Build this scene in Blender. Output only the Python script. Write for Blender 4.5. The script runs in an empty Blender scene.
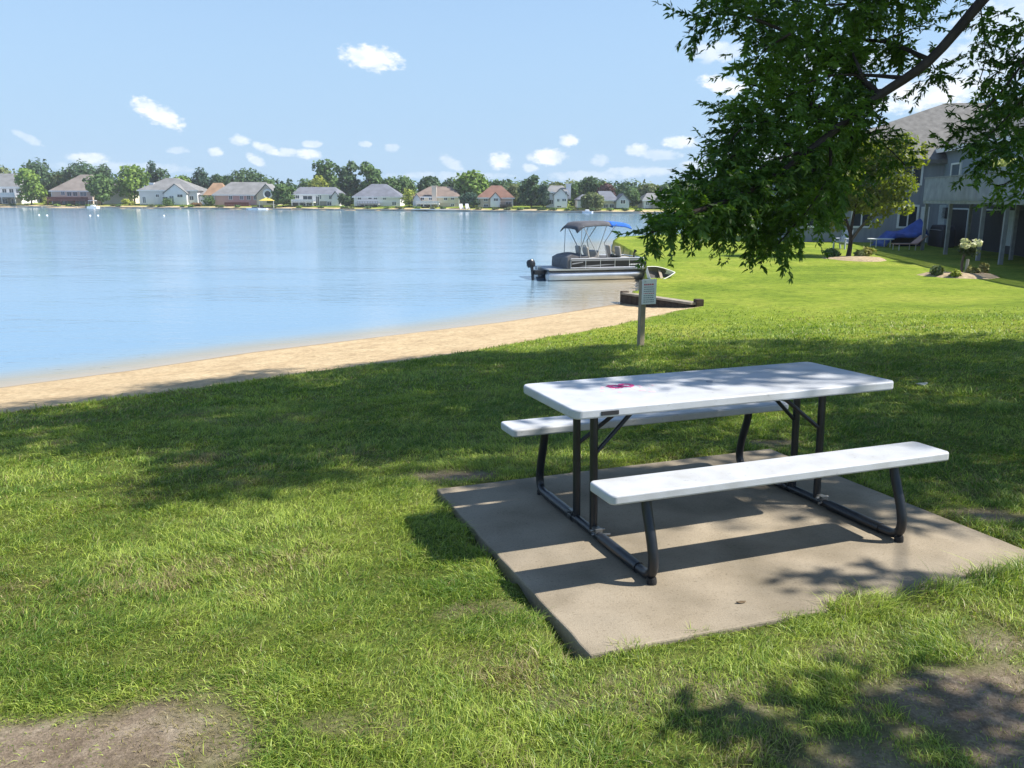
import bpy, bmesh, math, random
import numpy as np
from mathutils import Vector, Matrix
R = math.radians
rng = np.random.default_rng(7)
random.seed(7)
sc = bpy.context.scene
HAZE = .00028
COL = sc.collection

# ------------------------------------------------------------------ camera
F, PITCH, ROLL, CZ = 835.26, 0.2179, 0.005, 1.676
cam = bpy.data.cameras.new('camera')
cam.sensor_width = 36.0
cam.lens = F / 1024 * 36
cam.clip_start = 0.05
cam.clip_end = 6000
co = bpy.data.objects.new('camera', cam)
COL.objects.link(co)
co.matrix_world = Matrix.Translation((0, 0, CZ)) @ Matrix.Rotation(math.pi / 2 - PITCH, 4, 'X') @ Matrix.Rotation(ROLL, 4, 'Z')
sc.camera = co

def ray(px, py):
    X, Y = px - 512.0, py - 384.0
    c, s = math.cos(ROLL), math.sin(ROLL)
    x = c * X + s * Y
    y = -s * X + c * Y
    cp, sp = math.cos(PITCH), math.sin(PITCH)
    return Vector((x, F * cp - y * sp, -F * sp - y * cp)).normalized()

def at_z(px, py, z):
    d = ray(px, py)
    t = (z - CZ) / d.z
    return Vector((0, 0, CZ)) + d * t

def at_y(px, py, Y):
    d = ray(px, py)
    return Vector((0, 0, CZ)) + d * (Y / d.y)

# ------------------------------------------------------------------ terrain
WATER = -1.40
PADC = Vector((1.0477, 4.282, 0))
YAW, AX, AY = 0.3417, -0.0327, -0.0067
M_PAD = Matrix.Translation(PADC) @ Matrix.Rotation(YAW, 4, 'Z') @ Matrix.Rotation(AY, 4, 'Y') @ Matrix.Rotation(AX, 4, 'X')

_T = np.arange(-60, 400, 0.25)
_h = np.interp(_T, [-60, -8, -4, -1.5, 0, 1.2, 4, 7, 9, 12, 16, 25, 400], [.16, .12, .085, .03, -.035, -.07, -.235, -.55, -.74, -.83, -.87, -.87, -.87])
_k = np.hanning(13); _k /= _k.sum()
_h = np.convolve(np.pad(_h, 6, 'edge'), _k, 'valid')

_WA = at_z(629, 302, WATER)
def lawn_h(x, y):
    x = np.asarray(x, float); y = np.asarray(y, float)
    t = (x - 1.04) * -.5 + (y - 4.25) * .866
    return np.interp(t, _T, _h) - .27 * np.exp(-((x - _WA.x) ** 2 + (y - _WA.y - 1.0) ** 2) / (2 * 3.2 ** 2))

def at_lawn(px, py):
    z = -.5
    for _ in range(40):
        p = at_z(px, py, z)
        z = .5 * z + .5 * float(lawn_h(p.x, p.y))
    return at_z(px, py, z)

def xy(v): return (v.x, v.y)
shore_px = [(0, 387), (130, 370), (250, 352), (400, 334), (500, 322), (560, 313), (600, 306), (627, 302)]
SH = [xy(at_z(a, b, WATER)) for a, b in shore_px]
d0 = (SH[0][0] - SH[1][0], SH[0][1] - SH[1][1])
SH = [(SH[0][0] + d0[0] * 30, SH[0][1] + d0[1] * 26), (SH[0][0] + d0[0] * 4, SH[0][1] + d0[1] * 3.8)] + SH
edge_px = [(0, 411.5), (135, 396), (250, 380), (400, 361), (480, 348.5), (560, 335), (620, 324), (660, 314.5), (700, 306)]
GE = [xy(at_lawn(a, b)) for a, b in edge_px]
g0 = (GE[0][0] - GE[1][0], GE[0][1] - GE[1][1])
GE = [(SH[0][0] + 2.3, SH[0][1] - 2.6), (GE[0][0] + g0[0] * 4, GE[0][1] + g0[1] * 3.8)] + GE
WALL_A = xy(at_z(629, 302, WATER + .02))
WALL_B = GE[-1]
# lawn rim against the open water (behind the boat and round the point)
RIM = [xy(at_lawn(a, b)) for a, b in [(640, 284), (646, 272), (642, 262), (634, 253), (622, 246), (612, 241), (618, 236.5), (660, 234), (740, 232.5), (850, 231.5), (1000, 231)]]
far_end = RIM[-1]
CLOSE = [(far_end[0] + 200, far_end[1] + 20), (far_end[0] + 200, -40), (SH[0][0] - 20, -40)]
LAND = np.array(SH + [WALL_A] + RIM + CLOSE)
LAWN = np.array(GE + [WALL_A] + RIM + CLOSE)

def seg_dist(P, poly, closed=True):
    d = np.full(len(P), 1e9)
    n = len(poly)
    for i in range(n if closed else n - 1):
        a = np.array(poly[i]); b = np.array(poly[(i + 1) % n])
        ab = b - a; L = ab @ ab
        t = np.clip(((P - a) @ ab) / max(L, 1e-9), 0, 1)
        q = a + t[:, None] * ab
        d = np.minimum(d, np.hypot(P[:, 0] - q[:, 0], P[:, 1] - q[:, 1]))
    return d

def inside(P, poly):
    r = np.zeros(len(P), bool)
    n = len(poly)
    for i in range(n):
        x1, y1 = poly[i]; x2, y2 = poly[(i + 1) % n]
        if y1 == y2: continue
        c = (y1 > P[:, 1]) != (y2 > P[:, 1])
        r ^= c & (P[:, 0] < (x2 - x1) * (P[:, 1] - y1) / (y2 - y1) + x1)
    return r

far_px = [(-400, 203.5), (-150, 205.5), (0, 207.2), (150, 208.6), (300, 210), (450, 211.5), (600, 213.2), (700, 214), (1000, 216), (1300, 218)]
FAR = [xy(at_z(a, b, WATER)) for a, b in far_px]
FAR = [(-900, FAR[0][1] + 40)] + FAR + [(900, FAR[-1][1] - 20)]
FARX = np.array([p[0] for p in FAR]); FARY = np.array([p[1] for p in FAR])
def far_y(x): return np.interp(x, FARX, FARY)

def hash2(i, j, s):
    h = np.sin(i * 127.1 + j * 311.7 + s * 74.7) * 43758.5453
    return h - np.floor(h)
def vnoise(x, y, s=0.):
    x = np.asarray(x, float); y = np.asarray(y, float)
    i = np.floor(x); j = np.floor(y); u = x - i; v = y - j
    u = u * u * (3 - 2 * u); v = v * v * (3 - 2 * v)
    return (hash2(i, j, s) * (1 - u) + hash2(i + 1, j, s) * u) * (1 - v) + (hash2(i, j + 1, s) * (1 - u) + hash2(i + 1, j + 1, s) * u) * v
def fbm(x, y, s=0., o=4):
    r = 0; a = .5; t = 0
    for k in range(o):
        r = r + a * vnoise(x * 2 ** k + 17.3 * k, y * 2 ** k - 9.1 * k, s + k); t += a; a *= .55
    return r / t

def sstep(a, b, x):
    t = np.clip((x - a) / (b - a), 0, 1)
    return t * t * (3 - 2 * t)

def height(P):
    x, y = P[:, 0], P[:, 1]
    zl = lawn_h(x, y)
    inland = inside(P, LAND); inlawn = inside(P, LAWN)
    ds = seg_dist(P, SH, False); dg = seg_dist(P, GE, False)
    frac = ds / np.maximum(ds + dg, 1e-6)
    beach = (WATER - .012) + frac ** .85 * (zl - .02 - WATER + .012)
    dl = seg_dist(P, LAND)
    bed = WATER - .03 - np.minimum(.16 * dl, 1.3)
    z = np.where(inlawn, zl + (fbm(x * 1.3, y * 1.3, 3.) - .5) * .05, np.where(inland, beach + (fbm(x * 3, y * 3, 5.) - .5) * .035 * np.clip(frac * 5, 0, 1), bed))
    fy = y - far_y(x)
    zf = WATER - .3 + 1.0 * sstep(-1.5, 3, fy) + .5 * sstep(3, 14, fy) + .5 * sstep(40, 200, fy)
    z = np.where(fy > -6, np.maximum(zf, np.where(inland, z, -9)), z)
    # the lawn meets the slab just below its top
    return z

# dirt patches (bare soil) in the lawn: centre px, radii in metres
_D = [((140, 728), .34, .30, 1.0), ((70, 762), .62, .30, 1.05), ((-20, 778), .7, .32, 1.0), ((205, 752), .34, .2, .8), ((60, 730), .3, .14, .6), ((965, 735), .60, .50, 1.15), ((1010, 690), .45, .3, .9), ((900, 770), .5, .3, .8), ((1000, 645), .22, .16, .75),
      ((452, 478), .34, .22, 1.0), ((985, 519), .34, .16, .85), ((475, 610), .25, .12, .55), ((870, 560), .1, .1, .3), ((600, 700), .3, .15, .45), ((760, 700), .4, .28, .5), ((340, 730), .35, .14, .45), ((770, 445), .5, .14, .8), ((840, 650), .3, .2, .5)]
_D = [(at_lawn(*a), rx * .70, ry * .66, s * .95) for a, rx, ry, s in _D]
def dirt(x, y):
    n = fbm(x * 3.1, y * 3.1, 11.)
    n2 = fbm(x * 9, y * 9, 31.)
    m = np.zeros_like(x)
    for c, rx, ry, s in _D:
        q = np.hypot((x - c.x) / rx, (y - c.y) / ry)
        m = np.maximum(m, s * (1 - sstep(.35, 1.45, q + (n - .5) * 2.3 + (n2 - .5) * 1.2)))
    return np.clip(m, 0, 1)

# ------------------------------------------------------------------ materials
def rgb(c): return (c[0], c[1], c[2], 1)
MATS = {}
def mat(name, col, rough=.6, spec=.4, metal=0., var=.12, scale=6., bump=0., bscale=40., col2=None, stretch=None):
    m = bpy.data.materials.new(name); m.use_nodes = True
    nt = m.node_tree; n = nt.nodes; l = nt.links
    b = n['Principled BSDF']
    b.inputs['Roughness'].default_value = rough
    b.inputs['Specular IOR Level'].default_value = spec
    b.inputs['Metallic'].default_value = metal
    tc = n.new('ShaderNodeTexCoord')
    src = tc.outputs['Object']
    if stretch:
        mp = n.new('ShaderNodeMapping'); mp.inputs['Scale'].default_value = stretch
        l.new(src, mp.inputs[0]); src = mp.outputs[0]
    tx = n.new('ShaderNodeTexNoise'); tx.inputs['Scale'].default_value = scale; tx.inputs['Detail'].default_value = 5
    l.new(src, tx.inputs['Vector'])
    rp = n.new('ShaderNodeValToRGB')
    c2 = col2 if col2 else tuple(min(1, c * (1 + var)) for c in col)
    c1 = col if col2 else tuple(c * (1 - var) for c in col)
    rp.color_ramp.elements[0].position = .3; rp.color_ramp.elements[1].position = .7
    rp.color_ramp.elements[0].color = rgb(c1); rp.color_ramp.elements[1].color = rgb(c2)
    l.new(tx.outputs['Fac'], rp.inputs[0]); l.new(rp.outputs[0], b.inputs['Base Color'])
    if bump:
        t2 = n.new('ShaderNodeTexNoise'); t2.inputs['Scale'].default_value = bscale; t2.inputs['Detail'].default_value = 4
        l.new(src, t2.inputs['Vector'])
        bp = n.new('ShaderNodeBump'); bp.inputs['Strength'].default_value = bump; bp.inputs['Distance'].default_value = .01
        l.new(t2.outputs['Fac'], bp.inputs['Height']); l.new(bp.outputs[0], b.inputs['Normal'])
    MATS[name] = m
    return m

def leaf_mat(name, trans=.35, tint=(1.2, 1.25, .5), rough=.5):
    """foliage: colour from the mesh's own leaf colours, light passing through"""
    m = bpy.data.materials.new(name); m.use_nodes = True
    nt = m.node_tree; n = nt.nodes; l = nt.links
    b = n['Principled BSDF']; b.inputs['Roughness'].default_value = rough; b.inputs['Specular IOR Level'].default_value = .35
    at = n.new('ShaderNodeAttribute'); at.attribute_name = 'Col'
    l.new(at.outputs['Color'], b.inputs['Base Color'])
    tr = n.new('ShaderNodeBsdfTranslucent')
    mx = n.new('ShaderNodeMix'); mx.data_type = 'RGBA'; mx.blend_type = 'MULTIPLY'; mx.inputs[0].default_value = 1
    mx.inputs[7].default_value = rgb(tint)
    l.new(at.outputs['Color'], mx.inputs[6]); l.new(mx.outputs[2], tr.inputs['Color'])
    ms = n.new('ShaderNodeMixShader'); ms.inputs[0].default_value = trans
    l.new(b.outputs[0], ms.inputs[1]); l.new(tr.outputs[0], ms.inputs[2])
    l.new(ms.outputs[0], n['Material Output'].inputs['Surface'])
    return m

GRASS = leaf_mat('grass_blades', .35, (1.15, 1.2, .6), .45)
LEAF = leaf_mat('tree_leaves', .48, (1.3, 1.35, .45), .4)
FARLEAF = leaf_mat('far_leaves', .25, (1.1, 1.15, .6), .7)

# ------------------------------------------------------------------ mesh helpers
def tag(o, label=None, cat=None, group=None, kind=None):
    if label: o['label'] = label
    if cat: o['category'] = cat
    if group: o['group'] = group
    if kind: o['kind'] = kind
    return o

def thing(name, label, cat, loc=(0, 0, 0), rz=0, group=None):
    o = bpy.data.objects.new(name, None); COL.objects.link(o)
    o.empty_display_size = .2
    o.location = loc; o.rotation_euler = (0, 0, rz)
    return tag(o, label, cat, group)

def np_mesh(name, V, faces_n, mt, parent=None, col=None, smooth=False):
    """V (N,k,3): N faces groups; faces_n: list of index tuples within a group"""
    N, k, _ = V.shape
    me = bpy.data.meshes.new(name)
    me.vertices.add(N * k); me.vertices.foreach_set('co', V.reshape(-1).astype(np.float32))
    base = (np.arange(N) * k)[:, None]
    loops = np.concatenate([base + np.array(f)[None, :] for f in faces_n], 1).reshape(-1)
    lens = np.tile(np.array([len(f) for f in faces_n]), N)
    starts = np.concatenate([[0], np.cumsum(lens)[:-1]])
    me.loops.add(len(loops)); me.loops.foreach_set('vertex_index', loops.astype(np.int32))
    me.polygons.add(len(lens)); me.polygons.foreach_set('loop_start', starts.astype(np.int32))
    if smooth: me.polygons.foreach_set('use_smooth', np.ones(len(lens), bool))
    me.update(calc_edges=True)
    if col is not None:
        a = me.color_attributes.new('Col', 'FLOAT_COLOR', 'POINT')
        c = np.concatenate([col, np.ones(col.shape[:2] + (1,))], 2)
        a.data.foreach_set('color', c.reshape(-1).astype(np.float32))
    me.materials.append(mt)
    o = bpy.data.objects.new(name, me); COL.objects.link(o)
    if parent: o.parent = parent
    return o

class MB:
    def __init__(s): s.v = []; s.f = []
    def box(s, c, d, rot=None):
        n = len(s.v); hx, hy, hz = d[0] / 2, d[1] / 2, d[2] / 2
        M = rot.to_matrix() if hasattr(rot, 'to_matrix') else rot
        for p in ((-1, -1, -1), (1, -1, -1), (1, 1, -1), (-1, 1, -1), (-1, -1, 1), (1, -1, 1), (1, 1, 1), (-1, 1, 1)):
            q = Vector((p[0] * hx, p[1] * hy, p[2] * hz))
            if M: q = M @ q
            s.v.append(q + Vector(c))
        s.f += [tuple(n + i for i in f) for f in ((3, 2, 1, 0), (4, 5, 6, 7), (0, 1, 5, 4), (1, 2, 6, 5), (2, 3, 7, 6), (3, 0, 4, 7))]
        return s
    def box2(s, a, b):
        return s.box([(a[i] + b[i]) / 2 for i in range(3)], [abs(b[i] - a[i]) for i in range(3)])
    def bar(s, a, b, w, h=None):
        a, b = Vector(a), Vector(b); d = b - a
        q = d.to_track_quat('X', 'Z').to_matrix()
        return s.box((a + b) / 2, (d.length, w, h or w), q)
    def tube(s, pts, r, n=8, caps=True):
        pts = [Vector(p) for p in pts]; m = len(pts)
        rs = r if isinstance(r, (list, tuple)) else [r] * m
        b0 = len(s.v); prev = None
        for i, p in enumerate(pts):
            t = (pts[min(i + 1, m - 1)] - pts[max(i - 1, 0)]).normalized()
            if prev is None:
                u = t.cross(Vector((0, 0, 1)));
                if u.length < .05: u = t.cross(Vector((1, 0, 0)))
            else: u = prev - t * prev.dot(t)
            u.normalize(); prev = u; w = t.cross(u)
            for k in range(n):
                a = 2 * math.pi * k / n
                s.v.append(p + (u * math.cos(a) + w * math.sin(a)) * rs[i])
        for i in range(m - 1):
            for k in range(n):
                a = b0 + i * n + k; b = b0 + i * n + (k + 1) % n
                s.f.append((a, b, b + n, a + n))
        if caps:
            s.f.append(tuple(b0 + k for k in range(n))[::-1]); s.f.append(tuple(b0 + (m - 1) * n + k for k in range(n)))
        return s
    def lathe(s, prof, c=(0, 0, 0), n=16):
        b0 = len(s.v)
        for r, z in prof:
            for k in range(n):
                a = 2 * math.pi * k / n
                s.v.append(Vector((c[0] + r * math.cos(a), c[1] + r * math.sin(a), c[2] + z)))
        for i in range(len(prof) - 1):
            for k in range(n):
                a = b0 + i * n + k; b = b0 + i * n + (k + 1) % n
                s.f.append((a, b, b + n, a + n))
        s.f.append(tuple(b0 + k for k in range(n))[::-1]); s.f.append(tuple(b0 + (len(prof) - 1) * n + k for k in range(n)))
        return s
    def poly(s, V, F_):
        n = len(s.v); s.v += [Vector(v) for v in V]; s.f += [tuple(n + i for i in f) for f in F_]; return s
    def prism(s, P2, z0, z1, fn=None):
        n = len(P2)
        V = [(p[0], p[1], z0) for p in P2] + [(p[0], p[1], z1) for p in P2]
        if fn: V = [fn(v) for v in V]
        return s.poly(V, [tuple(range(n))[::-1], tuple(range(n, 2 * n))] + [(i, (i + 1) % n, n + (i + 1) % n, n + i) for i in range(n)])
    def build(s, name, mt, parent=None, smooth=False, bevel=0., seg=2, loc=None):
        me = bpy.data.meshes.new(name); me.from_pydata([tuple(v) for v in s.v], [], s.f)
        bm = bmesh.new(); bm.from_mesh(me); bmesh.ops.recalc_face_normals(bm, faces=bm.faces); bm.to_mesh(me); bm.free()
        me.materials.append(mt)
        if smooth:
            me.polygons.foreach_set('use_smooth', np.ones(len(me.polygons), bool))
            try: me.set_sharp_from_angle(angle=R(40))
            except Exception: pass
        o = bpy.data.objects.new(name, me); COL.objects.link(o)
        if parent: o.parent = parent
        if loc: o.location = loc
        if bevel:
            md = o.modifiers.new('bevel', 'BEVEL'); md.width = bevel; md.segments = seg; md.limit_method = 'ANGLE'
        return o

def rrect(x0, y0, x1, y1, r, n=6):
    P = []
    for cx, cy, a0 in ((x1 - r, y1 - r, 0), (x0 + r, y1 - r, 90), (x0 + r, y0 + r, 180), (x1 - r, y0 + r, 270)):
        for k in range(n + 1):
            a = R(a0 + 90 * k / n); P.append((cx + r * math.cos(a), cy + r * math.sin(a)))
    return P

def smooth_path(P, n=6):
    P = [Vector(p) for p in P]; out = []
    Q = [P[0] * 2 - P[1]] + P + [P[-1] * 2 - P[-2]]
    for i in range(1, len(Q) - 2):
        for k in range(n):
            t = k / n
            a, b, c, d = Q[i - 1], Q[i], Q[i + 1], Q[i + 2]
            out.append(.5 * ((2 * b) + (c - a) * t + (2 * a - 5 * b + 4 * c - d) * t * t + (3 * b - a - 3 * c + d) * t ** 3))
    out.append(P[-1])
    return out

# ------------------------------------------------------------------ world: sky, sun, clouds
SUN_EL = R(48.5)
sd = Vector((.884, -.03, 1.0)).normalized()
w = bpy.data.worlds.new('World'); sc.world = w; w.use_nodes = True
nt = w.node_tree; n = nt.nodes; l = nt.links
bg = n['Background']
sky = n.new('ShaderNodeTexSky'); sky.sky_type = 'NISHITA'; sky.sun_disc = False
sky.sun_elevation = SUN_EL; sky.sun_rotation = math.atan2(sd.x, sd.y)
sky.air_density = 1.0; sky.dust_density = 0.2; sky.ozone_density = 2.5; sky.altitude = 200
SKY_STR = .11
def vm(op, a, b=None):
    x = n.new('ShaderNodeMath'); x.operation = op
    for i, q in enumerate((a, b)):
        if q is None: continue
        if isinstance(q, (int, float)): x.inputs[i].default_value = q
        else: l.new(q, x.inputs[i])
    return x.outputs[0]
tc = n.new('ShaderNodeTexCoord'); sx = n.new('ShaderNodeSeparateXYZ'); l.new(tc.outputs['Generated'], sx.inputs[0])
ax = vm('ARCTAN2', sx.outputs['X'], sx.outputs['Y'])       # azimuth from +Y
el = vm('ARCSINE', sx.outputs['Z'])
cv = n.new('ShaderNodeCombineXYZ'); l.new(ax, cv.inputs[0]); l.new(vm('MULTIPLY', el, 1.7), cv.inputs[1])
nz = n.new('ShaderNodeTexNoise'); nz.inputs['Scale'].default_value = 95; nz.inputs['Detail'].default_value = 6; nz.inputs['Roughness'].default_value = .62
l.new(cv.outputs[0], nz.inputs['Vector'])
nzc = vm('SUBTRACT', nz.outputs['Fac'], .5)
def dirang(px, py):
    d = ray(px, py); return math.atan2(d.x, d.y), math.asin(d.z)
# individual fair-weather clouds: px centre, half width, half height (px), density
clouds = [(158, 114, 21, 9.5, 1., .42), (372, 58, 28, 11, 1., .10), (724, 85, 22, 8, .95, .2), (716, 52, 26, 9, .55, 0), (500, 161, 11, 8, .9, 0), (548, 157, 18, 8, .9, 0), (530, 168, 8, 4, .6, 0), (680, 142, 17, 6, .85, 0), (638, 150, 12, 6, .7, 0),
          (569, 141, 9, 6, .75, 0), (268, 149, 13, 5, .75, .3), (312, 144, 9, 4, .7, 0), (309, 154, 12, 5, .75, 0), (240, 140, 9, 5, .65, 0), (216, 152, 7, 4, .65, 0), (256, 160, 8, 5, .6, .4), (287, 152, 10, 4, .5, 0), (88, 158, 16, 5, .7, 0), (28, 138, 11, 4, .4, .5), (452, 163, 12, 6, .45, .4),
          (365, 144, 6, 3, .5, 0), (392, 148, 7, 4, .35, 0), (178, 150, 10, 3, .35, 0), (600, 160, 8, 6, .4, 0), (660, 155, 20, 5, .45, 0), (705, 165, 25, 5, .5, 0), (935, 92, 60, 14, .9, -.1), (640, 172, 40, 5, .4, 0), (590, 176, 40, 5, .35, 0),
          (990, 60, 60, 16, .5, 0), (1020, 20, 50, 20, .5, 0), (840, 60, 50, 12, .4, 0), (770, 155, 40, 10, .5, 0), (120, 168, 60, 5, .3, 0), (450, 176, 60, 4, .3, 0)]
mask = None
for px, py, hw, hh, den, sl in clouds:
    a0, e0 = dirang(px, py)
    dx = vm('MULTIPLY', vm('SUBTRACT', ax, a0), F / hw * .93)
    dyv = vm('SUBTRACT', el, e0)
    if sl: dyv = vm('ADD', dyv, vm('MULTIPLY', vm('SUBTRACT', ax, a0), sl))
    dy = vm('MULTIPLY', dyv, F / hh * .93)
    q = vm('ADD', vm('MULTIPLY', dx, dx), vm('MULTIPLY', dy, dy))
    q = vm('ADD', q, vm('MULTIPLY', nzc, 2.6))
    mr = n.new('ShaderNodeMapRange'); mr.interpolation_type = 'SMOOTHSTEP'
    mr.inputs['From Min'].default_value = 1.2; mr.inputs['From Max'].default_value = .15
    mr.inputs['To Min'].default_value = 0; mr.inputs['To Max'].default_value = den
    l.new(q, mr.inputs['Value'])
    mask = mr.outputs[0] if mask is None else vm('MAXIMUM', mask, mr.outputs[0])
mixc = n.new('ShaderNodeMix'); mixc.data_type = 'RGBA'
l.new(mask, mixc.inputs[0])
hs = n.new('ShaderNodeHueSaturation'); hs.inputs['Saturation'].default_value = 1.0
l.new(sky.outputs[0], hs.inputs['Color'])
hz = n.new('ShaderNodeMapRange'); hz.interpolation_type = 'SMOOTHERSTEP'
hz.inputs['From Min'].default_value = R(30); hz.inputs['From Max'].default_value = R(-2); hz.inputs['To Min'].default_value = .12; hz.inputs['To Max'].default_value = .93
l.new(el, hz.inputs['Value'])
mh = n.new('ShaderNodeMix'); mh.data_type = 'RGBA'; l.new(hz.outputs[0], mh.inputs[0]); l.new(hs.outputs[0], mh.inputs[6]); mh.inputs[7].default_value = (2.2, 3.27, 4.6, 1)
l.new(mh.outputs[2], mixc.inputs[6])
mixc.inputs[7].default_value = (5.5, 5.75, 6.0, 1)
nb_ = n.new('ShaderNodeTexNoise'); nb_.inputs['Scale'].default_value = 42; nb_.inputs['Detail'].default_value = 4; l.new(cv.outputs[0], nb_.inputs['Vector'])
rb_ = n.new('ShaderNodeValToRGB'); rb_.color_ramp.elements[0].position = .35; rb_.color_ramp.elements[1].position = .6
rb_.color_ramp.elements[0].color = (4.5, 5.0, 5.6, 1); rb_.color_ramp.elements[1].color = (6.0, 6.1, 6.2, 1)
l.new(nb_.outputs['Fac'], rb_.inputs[0]); l.new(rb_.outputs[0], mixc.inputs[7])
l.new(mixc.outputs[2], bg.inputs['Color']); bg.inputs['Strength'].default_value = SKY_STR
try: w.cycles.sampling_method = 'MANUAL'; w.cycles.sample_map_resolution = 512
except Exception: pass

sl_ = bpy.data.lights.new('sun', 'SUN'); sl_.energy = 5.0; sl_.angle = R(.53); sl_.color = (1, .95, .87)
so = bpy.data.objects.new('sun', sl_); COL.objects.link(so); so.location = (20, 0, 30)
so.rotation_euler = (-sd).to_track_quat('-Z', 'Y').to_euler()

sc.view_settings.view_transform = 'Standard'; sc.view_settings.look = 'None'
sc.view_settings.exposure = .84; sc.view_settings.gamma = 1
sc.cycles.max_bounces = 6; sc.cycles.diffuse_bounces = 3; sc.cycles.glossy_bounces = 3; sc.cycles.transmission_bounces = 4; sc.cycles.transparent_max_bounces = 6
sc.cycles.caustics_reflective = False; sc.cycles.caustics_refractive = False
try: sc.cycles.use_denoising = True
except Exception: pass

# ------------------------------------------------------------------ ground sheet
def axis(segs):
    out = [segs[0][0]]
    for a, b, s in segs:
        k = max(1, int(round((b - a) / s))); out += list(a + (b - a) * (np.arange(k) + 1) / k)
    return np.array(out)
gx = axis([(-2500, -500, 250), (-500, -120, 20), (-120, -30, 3), (-30, -9, .5), (-9, 9, .12), (9, 30, .4), (30, 120, 3), (120, 500, 20), (500, 2500, 250)])
gy = axis([(-60, -8, 4), (-8, 0, .5), (0, 25, .12), (25, 75, .5), (75, 160, 5), (160, 300, 2.5), (300, 500, 20), (500, 4500, 400)])
GX, GY = np.meshgrid(gx, gy)
P = np.stack([GX.ravel(), GY.ravel()], 1)
Z = height(P)
# keep the ground under the slab
Mi = np.array(M_PAD.inverted())
def pad_local(x, y, z=0.):
    q = np.stack([x, y, np.zeros_like(x) + z, np.ones_like(x)], 0)
    return Mi @ q
PL = pad_local(P[:, 0], P[:, 1])
onpad = (PL[0] > -1.23) & (PL[0] < 1.17) & (PL[1] > -1.05) & (PL[1] < 1.01)
padz = np.array([(M_PAD @ Vector((0, 0, 0))).z]) + (P[:, 0] * 0)
_nz = M_PAD.to_3x3() @ Vector((0, 0, 1))
padtop = -((P[:, 0] - PADC.x) * _nz.x + (P[:, 1] - PADC.y) * _nz.y) / _nz.z
pd = np.maximum.reduce([-1.24 - PL[0], PL[0] - 1.175, -1.17 - PL[1], PL[1] - 1.02])
blend = 1 - sstep(0, 1.3, pd)
drop = .020 - .016 * sstep(-.6, .9, PL[0]) * sstep(.6, -.8, PL[1])
Z = Z * (1 - blend) + (padtop - drop) * blend
Z = np.where(onpad, padtop - .09, Z)
ny, nx = GX.shape
idx = np.arange(nx * ny).reshape(ny, nx)
Fq = np.stack([idx[:-1, :-1], idx[:-1, 1:], idx[1:, 1:], idx[1:, :-1]], -1).reshape(-1, 4)
me = bpy.data.meshes.new('ground')
me.vertices.add(nx * ny); me.vertices.foreach_set('co', np.stack([P[:, 0], P[:, 1], Z], 1).reshape(-1).astype(np.float32))
me.loops.add(Fq.size); me.loops.foreach_set('vertex_index', Fq.reshape(-1).astype(np.int32))
me.polygons.add(len(Fq)); me.polygons.foreach_set('loop_start', (np.arange(len(Fq)) * 4).astype(np.int32))
me.polygons.foreach_set('use_smooth', np.ones(len(Fq), bool))
me.update(calc_edges=True)
inl = inside(P, LAWN)
dgE = seg_dist(P, GE, False)
wv = (fbm(P[:, 0] * 2.5, P[:, 1] * 2.5, 8.) - .5) * .5
lawnm = sstep(-.12, .12, np.where(inl, dgE, -dgE) + wv * .6)
lawnm = np.where(inl & (dgE > 1), 1, lawnm)
lawnm = np.where((seg_dist(P, LAND) > 1.5) & ~inside(P, LAND), 0, lawnm)
fy = P[:, 1] - far_y(P[:, 0])
lawnm = np.where(fy > -6, sstep(2.2, 4.5, fy + (vnoise(P[:, 0] * .2, P[:, 1] * .2) - .5) * 3), lawnm)
dm = dirt(P[:, 0], P[:, 1])
a = me.color_attributes.new('Mask', 'FLOAT_COLOR', 'POINT')
a.data.foreach_set('color', np.stack([lawnm, dm, np.clip(fy / 10, 0, 1), np.ones_like(dm)], 1).reshape(-1).astype(np.float32))

gm = bpy.data.materials.new('ground_lawn_sand'); gm.use_nodes = True
gnt = gm.node_tree; gn = gnt.nodes; gl = gnt.links
b = gn['Principled BSDF']; b.inputs['Roughness'].default_value = .95; b.inputs['Specular IOR Level'].default_value = .1
geo = gn.new('ShaderNodeNewGeometry')
def gnoise(scale, detail=5, rough=.55, st=None):
    t = gn.new('ShaderNodeTexNoise'); t.inputs['Scale'].default_value = scale; t.inputs['Detail'].default_value = detail; t.inputs['Roughness'].default_value = rough
    if st:
        mp = gn.new('ShaderNodeMapping'); mp.inputs['Scale'].default_value = st; gl.new(geo.outputs['Position'], mp.inputs[0]); gl.new(mp.outputs[0], t.inputs['Vector'])
    else: gl.new(geo.outputs['Position'], t.inputs['Vector'])
    return t.outputs['Fac']
def gramp(fac, *els):
    r = gn.new('ShaderNodeValToRGB'); e = r.color_ramp.elements
    while len(e) < len(els): e.new(.5)
    for q, (p, c) in zip(e, els): q.position = p; q.color = rgb(c)
    gl.new(fac, r.inputs[0]); return r.outputs[0]
def gmix(f, a_, b_, bt='MIX'):
    m = gn.new('ShaderNodeMix'); m.data_type = 'RGBA'; m.blend_type = bt
    if isinstance(f, float): m.inputs[0].default_value = f
    else: gl.new(f, m.inputs[0])
    for i, q in ((6, a_), (7, b_)):
        if isinstance(q, tuple): m.inputs[i].default_value = rgb(q)
        else: gl.new(q, m.inputs[i])
    return m.outputs[2]
g1 = gramp(gnoise(.35, 4), (.35, (.145, .205, .024)), (.5, (.205, .262, .034)), (.68, (.28, .305, .055)))
g2 = gramp(gnoise(5, 5, .65), (.3, (.55, .6, .5)), (.5, (.95, .98, .9)), (.72, (1.3, 1.25, 1.15)))
g3 = gramp(gnoise(60, 3, .7), (.3, (.55, .58, .5)), (.7, (1.3, 1.28, 1.2)))
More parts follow.
